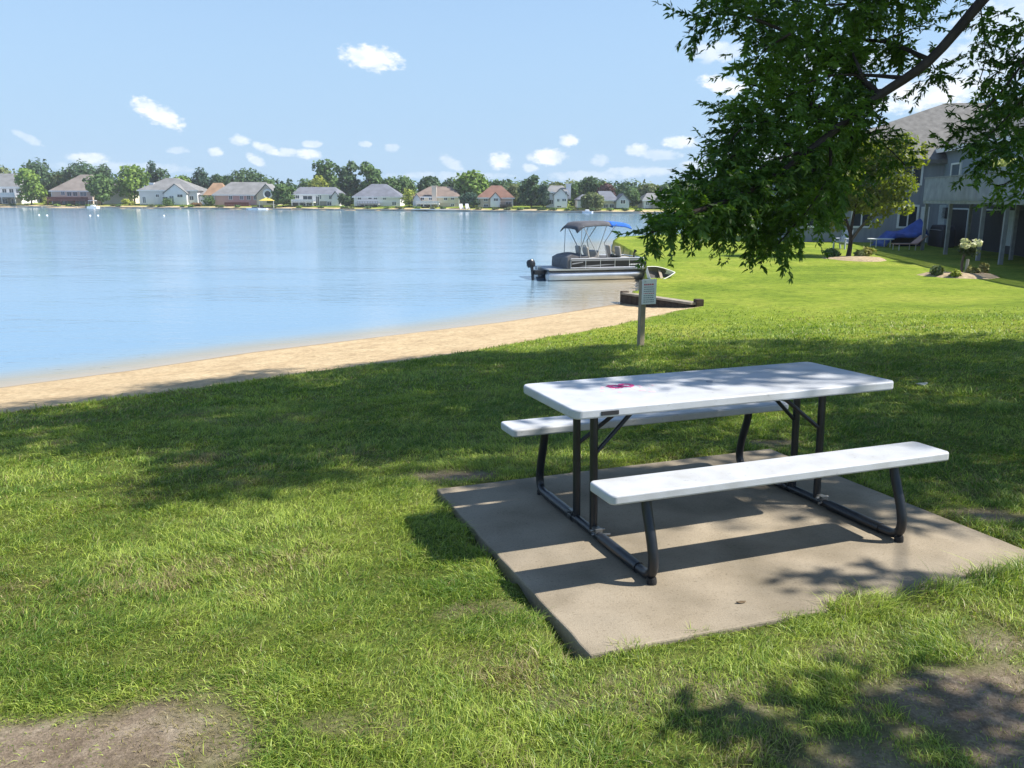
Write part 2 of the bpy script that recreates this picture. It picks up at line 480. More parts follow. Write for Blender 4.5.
grass_c = gmix(1., gmix(1., g1, g2, 'MULTIPLY'), g3, 'MULTIPLY')
s1 = gramp(gnoise(1.5, 6, .7), (.3, (.45, .335, .20)), (.7, (.62, .485, .30)))
s2 = gramp(gnoise(11, 6, .75), (.35, (.66, .64, .62)), (.65, (1.15, 1.15, 1.15)))
sand_c = gmix(1., s1, s2, 'MULTIPLY')
sep_pos = gn.new('ShaderNodeSeparateXYZ'); gl.new(geo.outputs['Position'], sep_pos.inputs[0])
wet = gn.new('ShaderNodeMapRange'); wet.inputs['From Min'].default_value = WATER - .005; wet.inputs['From Max'].default_value = WATER + .035
gl.new(sep_pos.outputs['Z'], wet.inputs['Value'])
sand_c = gmix(wet.outputs[0], (.20, .13, .07), sand_c)
d1 = gramp(gnoise(6, 8, .75), (.3, (.12, .09, .06)), (.5, (.25, .195, .14)), (.7, (.43, .355, .265)))
d2 = gramp(gnoise(90, 3, .7), (.3, (.6, .6, .6)), (.7, (1.25, 1.25, 1.25)))
dirt_c = gmix(1., d1, d2, 'MULTIPLY')
soil_under = gmix(.35, grass_c, (.07, .07, .03))
ma = gn.new('ShaderNodeAttribute'); ma.attribute_name = 'Mask'
ms = gn.new('ShaderNodeSeparateColor'); gl.new(ma.outputs['Color'], ms.inputs[0])
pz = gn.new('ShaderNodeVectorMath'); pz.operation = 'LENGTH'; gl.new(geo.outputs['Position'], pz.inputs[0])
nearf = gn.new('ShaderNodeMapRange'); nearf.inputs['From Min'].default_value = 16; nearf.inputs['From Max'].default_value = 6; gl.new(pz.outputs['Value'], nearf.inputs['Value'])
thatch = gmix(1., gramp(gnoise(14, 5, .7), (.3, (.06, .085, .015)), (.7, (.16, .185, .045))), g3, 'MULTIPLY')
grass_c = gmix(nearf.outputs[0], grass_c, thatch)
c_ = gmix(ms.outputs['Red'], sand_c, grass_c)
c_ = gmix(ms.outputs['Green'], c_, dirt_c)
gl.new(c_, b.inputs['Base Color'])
bp = gn.new('ShaderNodeBump'); bp.inputs['Strength'].default_value = .7; bp.inputs['Distance'].default_value = .03
gl.new(gnoise(38, 8, .8), bp.inputs['Height']); gl.new(bp.outputs[0], b.inputs['Normal'])
me.materials.append(gm)
go = bpy.data.objects.new('ground', me); COL.objects.link(go)
tag(go, 'sloping lawn with bare soil patches, sandy beach strip and far bank', None, None, 'structure')
GRID = (gx, gy, Z.reshape(ny, nx))

def gz(x, y):
    """ground height from the built sheet (bilinear)"""
    x = np.asarray(x, float); y = np.asarray(y, float)
    i = np.clip(np.searchsorted(gx, x) - 1, 0, nx - 2); j = np.clip(np.searchsorted(gy, y) - 1, 0, ny - 2)
    u = (x - gx[i]) / (gx[i + 1] - gx[i]); v = (y - gy[j]) / (gy[j + 1] - gy[j]); G = GRID[2]
    return (G[j, i] * (1 - u) + G[j, i + 1] * u) * (1 - v) + (G[j + 1, i] * (1 - u) + G[j + 1, i + 1] * u) * v

def on_ground(px, py):
    p = at_lawn(px, py)
    for _ in range(30):
        z = float(gz(p.x, p.y)); q = at_z(px, py, z); p = (p + q) / 2
    return Vector((p.x, p.y, float(gz(p.x, p.y))))

# ------------------------------------------------------------------ grass blades
def make_blades(x, y, h, wd, dryp):
    N = len(x)
    z = gz(x, y) - .004
    ang = rng.uniform(0, 2 * np.pi, N); lean = rng.normal(.95, .6, N).clip(-.1, 2.3) * h
    ld = rng.uniform(0, 2 * np.pi, N)
    # mown and trodden grass leans in drifts
    drift = fbm(x * .8, y * .8, 51.) * 12
    ld = np.where(rng.random(N) < .55, drift + rng.normal(0, .7, N), ld)
    wx, wy = np.cos(ang) * wd / 2, np.sin(ang) * wd / 2
    lx, ly = np.cos(ld) * lean, np.sin(ld) * lean
    V = np.zeros((N, 5, 3))
    V[:, 0] = np.stack([x - wx, y - wy, z], 1); V[:, 1] = np.stack([x + wx, y + wy, z], 1)
    V[:, 2] = np.stack([x + lx * .4 + wx * .8, y + ly * .4 + wy * .8, z + h * .6], 1)
    V[:, 3] = np.stack([x + lx * .4 - wx * .8, y + ly * .4 - wy * .8, z + h * .6], 1)
    V[:, 4] = np.stack([x + lx * 1.2, y + ly * 1.2, z + h * (1 - .15 * np.abs(lean / h)).clip(.4, 1)], 1)
    patch = fbm(x * .9, y * .9, 71.); p2 = fbm(x * 4.5, y * 4.5, 81.)
    t = (patch * .5 + p2 * .5 + rng.normal(0, .16, N)).clip(0, 1)
    t = sstep(.30, .70, t)
    A = np.array([.105, .20, .026]); B = np.array([.40, .485, .09])
    c = A + (B - A) * t[:, None]
    dry = rng.random(N) < dryp * (.4 + 1.8 * sstep(.45, .8, p2))
    c = np.where(dry[:, None], np.array([.33, .28, .13]) * rng.uniform(.6, 1.15, (N, 1)), c)
    c = c * rng.uniform(.75, 1.25, (N, 1))
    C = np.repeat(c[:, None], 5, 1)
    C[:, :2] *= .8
    return V, C

zones = [(1.2, 3.6, 32000, .85), (3.6, 5.5, 17000, .95), (5.5, 8.5, 7500, 1.4), (8.5, 13, 2000, 2.3), (13, 22, 700, 3.6)]
VV, CC = [], []
for r0, r1, dens, ws in zones:
    amin, amax = R(-40), R(42)
    area = (r1 * r1 - r0 * r0) / 2 * (amax - amin)
    N = int(area * dens)
    r = np.sqrt(rng.uniform(r0 * r0, r1 * r1, N)); a = rng.uniform(amin, amax, N)
    x, y = r * np.sin(a), r * np.cos(a)
    Q = np.stack([x, y], 1)
    keep = inside(Q, LAWN)
    dge = seg_dist(Q, GE, False)
    keep &= rng.random(N) < np.clip((dge + .05 + (fbm(x * 2.5, y * 2.5, 8.) - .5) * .35) / .14, 0, 1)
    # stragglers beyond the edge on the sand
    dd = dirt(x, y)
    keep &= rng.random(N) > sstep(12.5, 22, r)
    keep &= rng.random(N) > np.clip(dd * 1.02, 0, .90)
    tuft = fbm(x * 7, y * 7, 91.)
    keep &= rng.random(N) < np.clip(.45 + 1.5 * (tuft - .28), .2, 1)
    pl = pad_local(x, y)
    wob = (fbm(x * 6, y * 6, 33.) - .5)
    pdist = np.maximum.reduce([-1.235 - pl[0], pl[0] - 1.172, -1.165 + .02 + .18 * sstep(-.1, .25, pl[0]) * (wob + .35) - pl[1], pl[1] - 1.015 + .0])
    keep &= pdist > .012 - .05 * ((pl[0] < -1.02) & (pl[1] < -.95) | (pl[1] < -1.1))
    pl_e = np.where((pdist < .14) & (pl[0] > -.15) & (pl[1] < -1.0), -1., 1.)[keep]
    x, y, tuft, dd, pdist = x[keep], y[keep], tuft[keep], dd[keep], pdist[keep]
    N = len(x)
    h = rng.gamma(12, .0019 if r1 < 4 else (.0023 if r1 < 9 else .0027), N) * (.7 + .7 * sstep(.3, .75, tuft)) * (1 - .45 * dd)
    h *= 1 + .9 * (pl_e < 0.0)
    h = np.clip(h, .012, .10)
    if ws > 2: h *= 1.05
    V, C = make_blades(x, y, h, rng.uniform(.0022, .0046, N) * ws, .07 + .45 * dd + .30 * sstep(.52, .72, fbm(x * 1.7, y * 1.7, 61.)))
    VV.append(V); CC.append(C)
V = np.concatenate(VV); C = np.concatenate(CC)
print('blades', len(V))
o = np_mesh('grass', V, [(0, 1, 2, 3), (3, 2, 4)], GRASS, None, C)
tag(o, 'short shaggy green lawn grass', 'grass', None, 'stuff')
# ------------------------------------------------------------------ lake
lx = axis([(-900, -300, 60), (-300, -60, 8), (-60, -12, 1.2), (-12, 14, .4), (14, 60, 1.5), (60, 300, 8), (300, 900, 60)])
ly = axis([(-40, 4, 4), (4, 45, .4), (45, 120, 2), (120, 420, 10)])
LX, LY = np.meshgrid(lx, ly); LP = np.stack([LX.ravel(), LY.ravel()], 1)
me = bpy.data.meshes.new('lake')
k, j = LX.shape; idx = np.arange(k * j).reshape(k, j)
Fq = np.stack([idx[:-1, :-1], idx[:-1, 1:], idx[1:, 1:], idx[1:, :-1]], -1).reshape(-1, 4)
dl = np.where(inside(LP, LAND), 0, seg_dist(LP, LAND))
fyl = LP[:, 1] - far_y(LP[:, 0])
landin = inside(LP, LAND) & (seg_dist(LP, LAND) > 5)
keep = ~(landin[Fq].all(1)) & ~((fyl > 30)[Fq].all(1))
Fq = Fq[keep]
me.vertices.add(k * j); me.vertices.foreach_set('co', np.stack([LP[:, 0], LP[:, 1], np.full(len(LP), WATER)], 1).reshape(-1).astype(np.float32))
me.loops.add(Fq.size); me.loops.foreach_set('vertex_index', Fq.reshape(-1).astype(np.int32))
me.polygons.add(len(Fq)); me.polygons.foreach_set('loop_start', (np.arange(len(Fq)) * 4).astype(np.int32))
me.update(calc_edges=True)
a = me.color_attributes.new('ShallowsReflection', 'FLOAT_COLOR', 'POINT')
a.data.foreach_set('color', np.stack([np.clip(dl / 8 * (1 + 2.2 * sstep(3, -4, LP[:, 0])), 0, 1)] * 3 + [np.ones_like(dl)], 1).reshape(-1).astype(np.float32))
wm = bpy.data.materials.new('lake_water'); wm.use_nodes = True
gnt = wm.node_tree; gn = gnt.nodes; gl = gnt.links
b = gn['Principled BSDF']; b.inputs['Roughness'].default_value = .12; b.inputs['IOR'].default_value = 1.33
geo = gn.new('ShaderNodeNewGeometry')
at = gn.new('ShaderNodeAttribute'); at.attribute_name = 'ShallowsReflection'
wc = gramp(at.outputs['Fac'], (0, (.36, .29, .19)), (.22, (.29, .26, .18)), (.6, (.19, .28, .35)), (1., (.16, .27, .38)))  # browns hold the shallows and the boat's reflection, painted into the water colour
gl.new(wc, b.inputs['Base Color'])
n1 = gnoise(1.6, 3, .5, (.6, 1.5, 1)); n2 = gnoise(5.5, 3, .5, (.7, 1.4, 1)); n3 = gnoise(.16, 3, .5, (.4, 1.6, 1))
def gmath(op, a_, b_):
    x = gn.new('ShaderNodeMath'); x.operation = op
    for i, q in enumerate((a_, b_)):
        if isinstance(q, (int, float)): x.inputs[i].default_value = q
        else: gl.new(q, x.inputs[i])
    return x.outputs[0]
hh = gmath('ADD', gmath('MULTIPLY', n1, 1.0), gmath('MULTIPLY', n2, .28))
calm = gramp(n3, (.42, (.35, .35, .35)), (.62, (1, 1, 1)))
hh = gmath('MULTIPLY', hh, calm)
bp = gn.new('ShaderNodeBump'); bp.inputs['Strength'].default_value = .7; bp.inputs['Distance'].default_value = .042
gl.new(hh, bp.inputs['Height']); gl.new(bp.outputs[0], b.inputs['Normal'])
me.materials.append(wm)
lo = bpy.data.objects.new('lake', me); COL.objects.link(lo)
tag(lo, 'calm blue lake reflecting the sky', None, None, 'structure')

# ------------------------------------------------------------------ slab
cm = mat('concrete', (.245, .21, .158), .9, .2, 0, .2, 1.6, .25, 160, col2=(.36, .30, .22))
nt = cm.node_tree
# finer speckle over the broad stains
tx = nt.nodes.new('ShaderNodeTexNoise'); tx.inputs['Scale'].default_value = 110; tx.inputs['Detail'].default_value = 4; tx.inputs['Roughness'].default_value = .75
tco = [q for q in nt.nodes if q.type == 'TEX_COORD'][0]
nt.links.new(tco.outputs['Object'], tx.inputs['Vector'])
rp = nt.nodes.new('ShaderNodeValToRGB'); rp.color_ramp.elements[0].position = .3; rp.color_ramp.elements[1].position = .7
rp.color_ramp.elements[0].color = (.84, .84, .84, 1); rp.color_ramp.elements[1].color = (1.12, 1.12, 1.11, 1)
nt.links.new(tx.outputs['Fac'], rp.inputs[0])
mx = nt.nodes.new('ShaderNodeMix'); mx.data_type = 'RGBA'; mx.blend_type = 'MULTIPLY'; mx.inputs[0].default_value = 1
pb = nt.nodes['Principled BSDF']; srcs = pb.inputs['Base Color'].links[0].from_socket
nt.links.new(srcs, mx.inputs[6]); nt.links.new(rp.outputs[0], mx.inputs[7]); nt.links.new(mx.outputs[2], pb.inputs['Base Color'])
mb = MB()
def wobble(a, b, n_, amp):
    out = []
    for i in range(n_):
        t = i / n_; p = Vector(a).lerp(Vector(b), t); d = (Vector(b) - Vector(a)).normalized()
        q = Vector((-d.y, d.x)) * (random.uniform(-amp, amp) if i else 0); out.append((p.x + q.x, p.y + q.y))
    return out
cor = [(-1.205, -1.135), (1.175, -1.17), (1.175, 1.02), (-1.238, 1.0)]
edge = []
for i in range(4):
    edge += wobble(cor[i], cor[(i + 1) % 4], 26, .0035)
mb.prism(edge, -.12, 0)
pad = mb.build('concrete_slab', cm, None, bevel=.008, seg=2)
pad.matrix_world = M_PAD
tag(pad, 'square grey concrete slab set in the lawn under the picnic table', 'slab')

# ------------------------------------------------------------------ picnic table
plast = mat('white_plastic', (.49, .505, .53), .42, .4, 0, .05, 9, .12, 300)
steel = mat('black_steel', (.012, .014, .018), .36, .5, 0, .25, 12, .1, 90)
rubber = mat('black_rubber', (.02, .02, .02), .7, .3)
zinc = mat('zinc_steel', (.22, .22, .21), .45, .5, .8)
pink = mat('pink_paint', (.50, .045, .19), .6, .3, 0, .3, 60)
pinkl = mat('faded_pink_paint', (.72, .45, .52), .6, .3, 0, .2, 60)
platem = mat('dark_plate', (.03, .03, .035), .4, .4)
def grime(m, fl=420, st=7, lo=.80):
    nt = m.node_tree; n = nt.nodes; pb = n['Principled BSDF']; src = pb.inputs['Base Color'].links[0].from_socket
    tco = [q for q in n if q.type == 'TEX_COORD'][0]
    for sc_, p0, p1, c0 in ((fl, .30, .42, lo), (st, .30, .55, .86), (45, .26, .34, .72)):
        tx = n.new('ShaderNodeTexNoise'); tx.inputs['Scale'].default_value = sc_; tx.inputs['Detail'].default_value = 3; nt.links.new(tco.outputs['Object'], tx.inputs['Vector'])
        rp = n.new('ShaderNodeValToRGB'); e = rp.color_ramp.elements; e[0].position = p0; e[1].position = p1; e[0].color = (c0, c0 * .985, c0 * .95, 1); e[1].color = (1, 1, 1, 1)
        nt.links.new(tx.outputs['Fac'], rp.inputs[0])
        mx = n.new('ShaderNodeMix'); mx.data_type = 'RGBA'; mx.blend_type = 'MULTIPLY'; mx.inputs[0].default_value = 1
        nt.links.new(src, mx.inputs[6]); nt.links.new(rp.outputs[0], mx.inputs[7]); src = mx.outputs[2]
    nt.links.new(src, pb.inputs['Base Color'])
grime(plast)
grime(cm, 60, 2.6, .8)
_r = [q for q in cm.node_tree.nodes if q.type == 'VALTORGB'][-2]; _r.color_ramp.elements[0].color = (.66, .65, .62, 1); _r.color_ramp.elements[1].position = .60
tb = thing('picnic_table', 'white folding picnic table with black steel frame standing on the concrete slab', 'picnic table')
tb.matrix_world = M_PAD
def board(name, x0, y0, x1, y1, ztop, th, r):
    P2 = rrect(x0, y0, x1, y1, r)
    o = MB().prism(P2, ztop - th, ztop).build(name, plast, tb, smooth=True, bevel=.009, seg=3)
    return o
top = board('tabletop', -.922, -.352, .922, .352, .737, .046, .045)
# underside rim so the shell reads hollow
bn = board('bench_seat', -.920, -.731, .920, -.495, .450, .044, .03)
bf = board('bench_seat', -.920, .495, .920, .731, .450, .044, .03)
for o_ in (bn, bf): pass
pl_ = MB().prism(rrect(-.79, -.356, -.70, -.350, .002, 2), .703, .722).build('name_plate', platem, top)
hole = MB().lathe([(.018, 0), (.02, .004), (.012, .006), (.004, .003)], (.02, 0.02, .736)).build('umbrella_plug', mat('grey_plug', (.35, .36, .37)), top)
# pink scribble: two loops and a few drips
def ringpts(cx, cy, rx, ry, a0=0, a1=360, n_=20): return [(cx + rx * math.cos(R(a0 + (a1 - a0) * i / n_)), cy + ry * math.sin(R(a0 + (a1 - a0) * i / n_)), .7385) for i in range(n_ + 1)]
mk = MB()
for P_, r_ in ((ringpts(-.500, .085, .027, .034), .011), (ringpts(-.432, .095, .029, .037, -150, 200), .011), ([(-.48, .085, .7385), (-.47, .075, .7385), (-.46, .09, .7385)], .01), ([(-.54, .10, .7385), (-.51, .13, .7385)], .008)):
    for a_, b_ in zip(P_[:-1], P_[1:]):
        mk.bar(a_, b_, r_ * random.uniform(1.6, 2.6), .0015)
sm_ = mk.build('pink_scribble', pink, top)
mk = MB()
for i in range(26):
    x = random.gauss(-.45, .06); y = random.gauss(.03, .05)
    mk.lathe([(.0, 0), (random.uniform(.004, .013), 0), (.001, .0012)], (x, y, .7378), 8)
mk.build('pink_spatter', pinkl, top)['kind'] = 'stuff'
for sx_ in (-1, 1):
    X = .69 * sx_
    foot = []
    pts = [(X, -.60, .40), (X, -.615, .33), (X, -.662, .20), (X, -.682, .11), (X, -.672, .055), (X, -.63, .030), (X, -.56, .026)]
    pts = pts + [(X, .56, .026)] + [(X, -y_, z_) for (_, y_, z_) in pts[:-1]][::-1]
    a_ = smooth_path(pts[:7], 5); c_2 = smooth_path(pts[7:], 5)
    fr = MB().tube(a_ + c_2, .0235, 12).build('end_frame', steel, tb, smooth=True)
    for yy in (-.36, .36):
        MB().tube([(X, yy - .19, .0265), (X, yy + .19, .0265)], .0275, 12).build('sleeve', steel, fr, smooth=True)
    for sy in (-1, 1):
        MB().tube([(X, sy * .672, .0), (X, sy * .672, .012), (X, sy * .672, .03)], [.022, .023, .02], 12).build('foot_cap', rubber, fr, smooth=True)
        MB().box((X, sy * .61, .4015), (.16, .10, .006)).build('seat_bracket', steel, fr)
        MB().box((X, .043 + sy * .15, .042), (.036, .05, .04)).tube([(X - .04, .043 + sy * .15, .052), (X + .04, .043 + sy * .15, .052)], .008, 8).tube([(X + .03 * sx_, .043 + sy * .15, .03), (X - .055 * sx_, .043 + sy * .19, .035)], .006, 6).build('hinge', zinc, fr)
    for yy in (-.062, .148):
        MB().tube([(X, yy, .03), (X, yy, .69)], .0205, 12).build('leg', steel, tb, smooth=True)
    MB().box((X, .0125, .684), (.05, .50, .014)).build('cross_bar', steel, tb)
    for yy in (-.062, .148):
        br = MB().tube([(X - sx_ * .01, yy, .44), (X - sx_ * .30, .0125 + (yy - .0125) * .35, .683)], .0115, 8).build('brace', steel, tb, smooth=True)
    MB().tube([(X - sx_ * .31, -.10, .676), (X - sx_ * .31, .13, .676)], .012, 8).build('brace_rod', steel, tb, smooth=True)
for o_ in (bn, bf):
    sy = -1 if o_ is bn else 1
    MB().box((0, sy * .613, .402), (1.30, .03, .012)).build('seat_rail', steel, o_)

# ------------------------------------------------------------------ small litter
scrapm = mat('pale_paper', (.6, .6, .5), .8)
def curl(name, label, cat, px, py, L, W, m, lift=.02, rz=0, onpad=False):
    if onpad:
        p = None
        d = ray(px, py); nrm = M_PAD.to_3x3() @ Vector((0, 0, 1)); t = (PADC - Vector((0, 0, CZ))).dot(nrm) / d.dot(nrm)
        p = Vector((0, 0, CZ)) + d * t + nrm * .001
    else: p = on_ground(px, py) + Vector((0, 0, lift))
    V = []; Fc = []
    for i in range(7):
        t = i / 6 * 2 - 1; ww = W * math.sqrt(max(0.02, 1 - t * t))
        for j_, s in enumerate((-1, 0, 1)):
            V.append((t * L, s * ww, .18 * L * t * t + (.25 * W if s else 0) + .1 * W * math.sin(5 * t + s)))
    for i in range(6):
        for j_ in range(2):
            a_ = i * 3 + j_; Fc.append((a_, a_ + 1, a_ + 4, a_ + 3))
    o = MB().poly(V, Fc).build(name, m, None, smooth=True)
    o.location = p; o.rotation_euler = (0, 0, rz)
    md = o.modifiers.new('thickness', 'SOLIDIFY'); md.thickness = .002
    return tag(o, label, cat)
curl('paper_scrap', 'pale crumpled scrap lying on the shaded grass right of the table end', 'litter', 921, 391, .075, .035, scrapm, .06, .4)
curl('fallen_leaf', 'small dry brown leaf lying on the sunlit front of the concrete slab', 'leaf', 741, 603, .022, .009, mat('dry_leaf', (.13, .09, .05), .8), .0, .2, True)

# ------------------------------------------------------------------ timber seawall
timber = mat('dark_timber', (.065, .048, .034), .85, .2, 0, .35, 5, .5, 30, stretch=(1, 1, 6))
timber_top = mat('weathered_timber', (.30, .26, .20), .85, .2, 0, .3, 4, .4, 30)
A_ = Vector((*WALL_A, 0)); B_ = Vector((*WALL_B, 0))
d = (B_ - A_); Lw = d.length
sw = thing('timber_seawall', 'low dark timber retaining wall between the sand beach and the sunny lawn', 'retaining wall', (A_.x, A_.y, WATER), math.atan2(d.y, d.x))
ztopA = float(lawn_h(A_.x, A_.y + .6)) - WATER - .03
ztopB = float(gz(B_.x, B_.y)) - WATER + .03
mb = MB()
nb = 12
for i in range(nb):
    x0, x1 = Lw * i / nb, Lw * (i + 1) / nb - .02
    zt = ztopA + (ztopB - ztopA) * (i + .5) / nb
    mb.box2((x0, -.22, -.3), (x1, .05, zt + random.uniform(-.01, .01)))
mb.build('plank_face', timber, sw, bevel=.006)
MB().bar((-.05, -.10, ztopA + .045), (Lw, -.10, ztopB + .045), .30, .06).build('cap_rail', timber_top, sw, bevel=.01)
MB().box((-.08, -.12, ztopA * .5), (.22, .22, ztopA + .22)).build('end_post', timber, sw, bevel=.015)
MB().box((Lw - .05, -.02, ztopB), (.2, .2, .3)).build('end_post', timber, sw, bevel=.015)
# ------------------------------------------------------------------ sign on a post
gpost = mat('sign_post_wood', (.34, .28, .20), .85, .2, 0, .25, 3, .4, 40, stretch=(4, 4, .6))
white = mat('white_paint', (.78, .78, .77), .5, .4, 0, .04)
redp = mat('sign_red', (.55, .10, .13), .5); inkm = mat('sign_ink', (.18, .18, .24), .5)
sp = on_ground(640.5, 346)
ptop = at_y(644.5, 279, sp.y); pbot = at_y(644.5, 304, sp.y)
sg = thing('sign_post', 'wooden post carrying a small white notice board beside the beach', 'sign', sp, .42)
hh_ = ptop.z - sp.z
MB().box2((-.042, -.042, -.1), (.042, .042, hh_ - .02)).build('post', gpost, sg, bevel=.005)
zb_ = pbot.z - sp.z
bd = MB().box2((-.03 - .012, -.064, zb_), (.205, -.044, hh_)).build('notice_board', white, sg, bevel=.003)
yy = -.0645; H_ = hh_ - zb_
for i in range(9):
    z_ = zb_ + H_ * (.08 + .085 * i); xx = -.02; cells = []
    while xx < .15:
        ww = random.uniform(.012, .035); cells.append((xx, min(xx + ww, .165))); xx += ww + .01
    mb = MB(); hgt = .022 if i == 8 else .011
    mb.box2((-.02, yy - .0006, z_), (cells[-1][1], yy, z_ + .002))
    for a_, b_ in cells: mb.box2((a_, yy - .001, z_ + .001), (b_, yy - .0001, z_ + hgt))
    mb.build('lettering_row', redp if i in (8, 4) else inkm, bd)
MB().lathe([(.012, 0), (.012, .004)], (0, 0, 0), 10).build('bolt', zinc, bd, loc=(.0, -.066, zb_ + H_ * .9))

# ------------------------------------------------------------------ pontoon boat
alu = mat('brushed_aluminium', (.62, .63, .64), .34, .5, .85, .08, 3)
alud = mat('grey_aluminium', (.33, .34, .36), .5, .5, .3, .1, 3)
blackv = mat('black_panel', (.018, .018, .02), .35, .5)
greyc = mat('grey_canvas', (.105, .105, .115), .85, .2, 0, .2, 5, .4, 20)
bluec = mat('blue_canvas', (.03, .13, .52), .8, .2, 0, .15, 5, .4, 20)
coverm = mat('grey_seat_cover', (.16, .155, .16), .8, .2, 0, .25, 4, .6, 9)
vinyl = mat('cream_vinyl', (.36, .335, .30), .5, .4, 0, .08)
motorm = mat('black_motor', (.02, .022, .026), .3, .5)
st = at_z(549, 281.5, WATER); DB = st.y
bw = at_y(650, 279, DB + 1.25); 
dirb = Vector((bw.x - st.x, bw.y - st.y, 0)); LB = dirb.length; ab = math.atan2(dirb.y, dirb.x)
pt = thing('pontoon_boat', 'silver pontoon boat with grey and blue sunshade moored at the lawn edge', 'boat', (st.x, st.y, WATER), ab)
u = DB / F   # metres per pixel at the boat
WB = 1.9
rT = .215
def nose(y0):
    P_ = [(0, y0, .17), (.05, y0, .17)] + [(LB * .1 * i, y0, .17) for i in range(1, 9)] + [(LB * .86, y0, .17), (LB * .92, y0, .19), (LB * .97, y0, .23), (LB * 1.0, y0, .27)]
    r_ = [rT * .9] + [rT] * 10 + [rT * .86, rT * .5, rT * .12]
    return MB().tube(P_, r_, 18)
for y0 in (.22, WB - .22):
    tbn = nose(y0).build('float_tube', alu, pt, smooth=True)
    MB().box2((LB * .04, y0 - .06, .375), (LB * .9, y0 + .06, .40)).build('tube_bracket', alud, tbn)
dk = MB().box2((0, 0, .40), (LB * .95, WB, .455)).build('deck', alud, pt, bevel=.01)
MB().box2((-.005, -.012, .402), (LB * .955, -.001, .462)).build('deck_trim', alu, dk)
z0 = .455; z1 = .84; x0 = .21 * LB; x1 = .93 * LB
# side fence: rails + dark panels, each side
for nm, y0 in (('a', .03), ('b', WB - .03)):
    fe = MB()
    fe.tube([(x0, y0, z1), (x1, y0, z1)], .022, 8).tube([(x0, y0, z0 + .04), (x1, y0, z0 + .04)], .018, 8)
    for i in range(6): fe.tube([(x0 + (x1 - x0) * i / 5, y0, z0), (x0 + (x1 - x0) * i / 5, y0, z1)], .016, 6)
    fo = fe.build('side_fence', alu, pt, smooth=True)
    MB().box2((x0 + .03, y0 - .008, z0 + .06), (x1 - .03, y0 + .008, z1 - .09)).build('fence_panel', blackv, fo)
    MB().box2((x0 + .03, y0 - .009, z1 - .088), (x1 - .03, y0 + .009, z1 - .022)).build('fence_band', alud, fo)
    if nm == 'a':
        sw_ = MB(); 
        sw_.poly([(x0 + .35, y0 - .012, z0 + .10), (x0 + 1.4, y0 - .012, z0 + .16), (x0 + 1.9, y0 - .012, z0 + .15), (x0 + .8, y0 - .012, z0 + .08)], [(0, 1, 2, 3)])
        sw_.poly([(x0 + .05, y0 - .012, z0 + .22), (x0 + .5, y0 - .012, z0 + .27), (x0 + .5, y0 - .012, z0 + .24), (x0 + .05, y0 - .012, z0 + .17)], [(0, 1, 2, 3)])
        sw_.build('grey_stripe', alud, fo)
        lt = MB()
        for i in range(7): lt.box2((x1 - .62 + i * .07, y0 - .013, z0 + .11), (x1 - .62 + i * .07 + .05, y0 - .009, z0 + .165))
        lt.build('lettering', white, fo)
# front gate
fg = MB()
for y_ in (.03, .6, 1.3, WB - .03): fg.tube([(x1, y_, z0), (x1, y_, z1)], .018, 6)
fg.tube([(x1, .03, z1), (x1, WB - .03, z1)], .02, 8).tube([(x1, .03, z0 + .2), (x1, WB - .03, z0 + .2)], .014, 8)
fg.build('front_gate', alu, pt, smooth=True)
# covered stern lounge, console and seats
cv_ = MB(); P2 = [(x0 - .12, .06), (x0 + .70, .06), (x0 + .70, WB - .06), (x0 - .12, WB - .06)]
V = []
for i in range(9):
    for j_ in range(7):
        tx_, ty_ = i / 8, j_ / 6
        zz = z0 + .50 + .05 * math.sin(5 * tx_ + 1) * math.cos(4 * ty_) - .10 * max(0, .25 - tx_) / .25
        V.append((x0 - .12 + .84 * tx_, .06 + (WB - .12) * ty_, zz))
Fc = [(i * 7 + j_, i * 7 + j_ + 1, (i + 1) * 7 + j_ + 1, (i + 1) * 7 + j_) for i in range(8) for j_ in range(6)]
rim = [i * 7 for i in range(9)] + [8 * 7 + j_ for j_ in range(1, 7)] + [i * 7 + 6 for i in range(7, -1, -1)] + [j_ for j_ in range(5, 0, -1)]
nV = len(V)
for r_ in rim: V.append((V[r_][0] * 1.0 + (.02 if V[r_][0] > x0 + .3 else -.02), V[r_][1], z0 + .01))
m_ = len(rim)
Fc += [(rim[i], rim[(i + 1) % m_], nV + (i + 1) % m_, nV + i) for i in range(m_)]
cv_.poly(V, Fc).build('seat_cover', coverm, pt, smooth=True)
MB().box2((x0 + 1.2, WB - .75, z0), (x0 + 1.65, WB - .1, z0 + .62)).build('console', vinyl, pt, bevel=.05)
whl = MB().tube([(x0 + 1.12, WB - .42 + .17 * math.cos(a_), z0 + .66 + .17 * math.sin(a_)) for a_ in np.linspace(0, 6.283, 17)], .014, 6).build('steering_wheel', blackv, pt, smooth=True)
for xs, ys in ((x0 + .95, .35), (x0 + .95, 1.2), (x1 - .75, .40), (x1 - .75, 1.35)):
    ch = MB().box2((xs - .22, ys - .22, z0 + .28), (xs + .22, ys + .22, z0 + .42)).build('seat', vinyl, pt, bevel=.04)
    MB().box((xs - .2, ys, z0 + .62), (.10, .42, .42), Matrix.Rotation(R(-10), 3, 'Y')).build('seat_back', vinyl, ch, bevel=.04)
    MB().tube([(xs, ys, z0), (xs, ys, z0 + .28)], .05, 8).build('pedestal', alud, ch)
MB().tube([(x1 - .3, .3, z0), (x1 - .3, .3, z0 + .55), (x1 - .22, .32, z0 + .66)], [.03, .03, .07], 8).build('rod_holder', blackv, pt)
MB().box((LB * .66, .35, z1 + .05), (.30, .16, .14), Matrix.Rotation(R(20), 3, 'Y')).build('dark_bag', blackv, pt, bevel=.04)
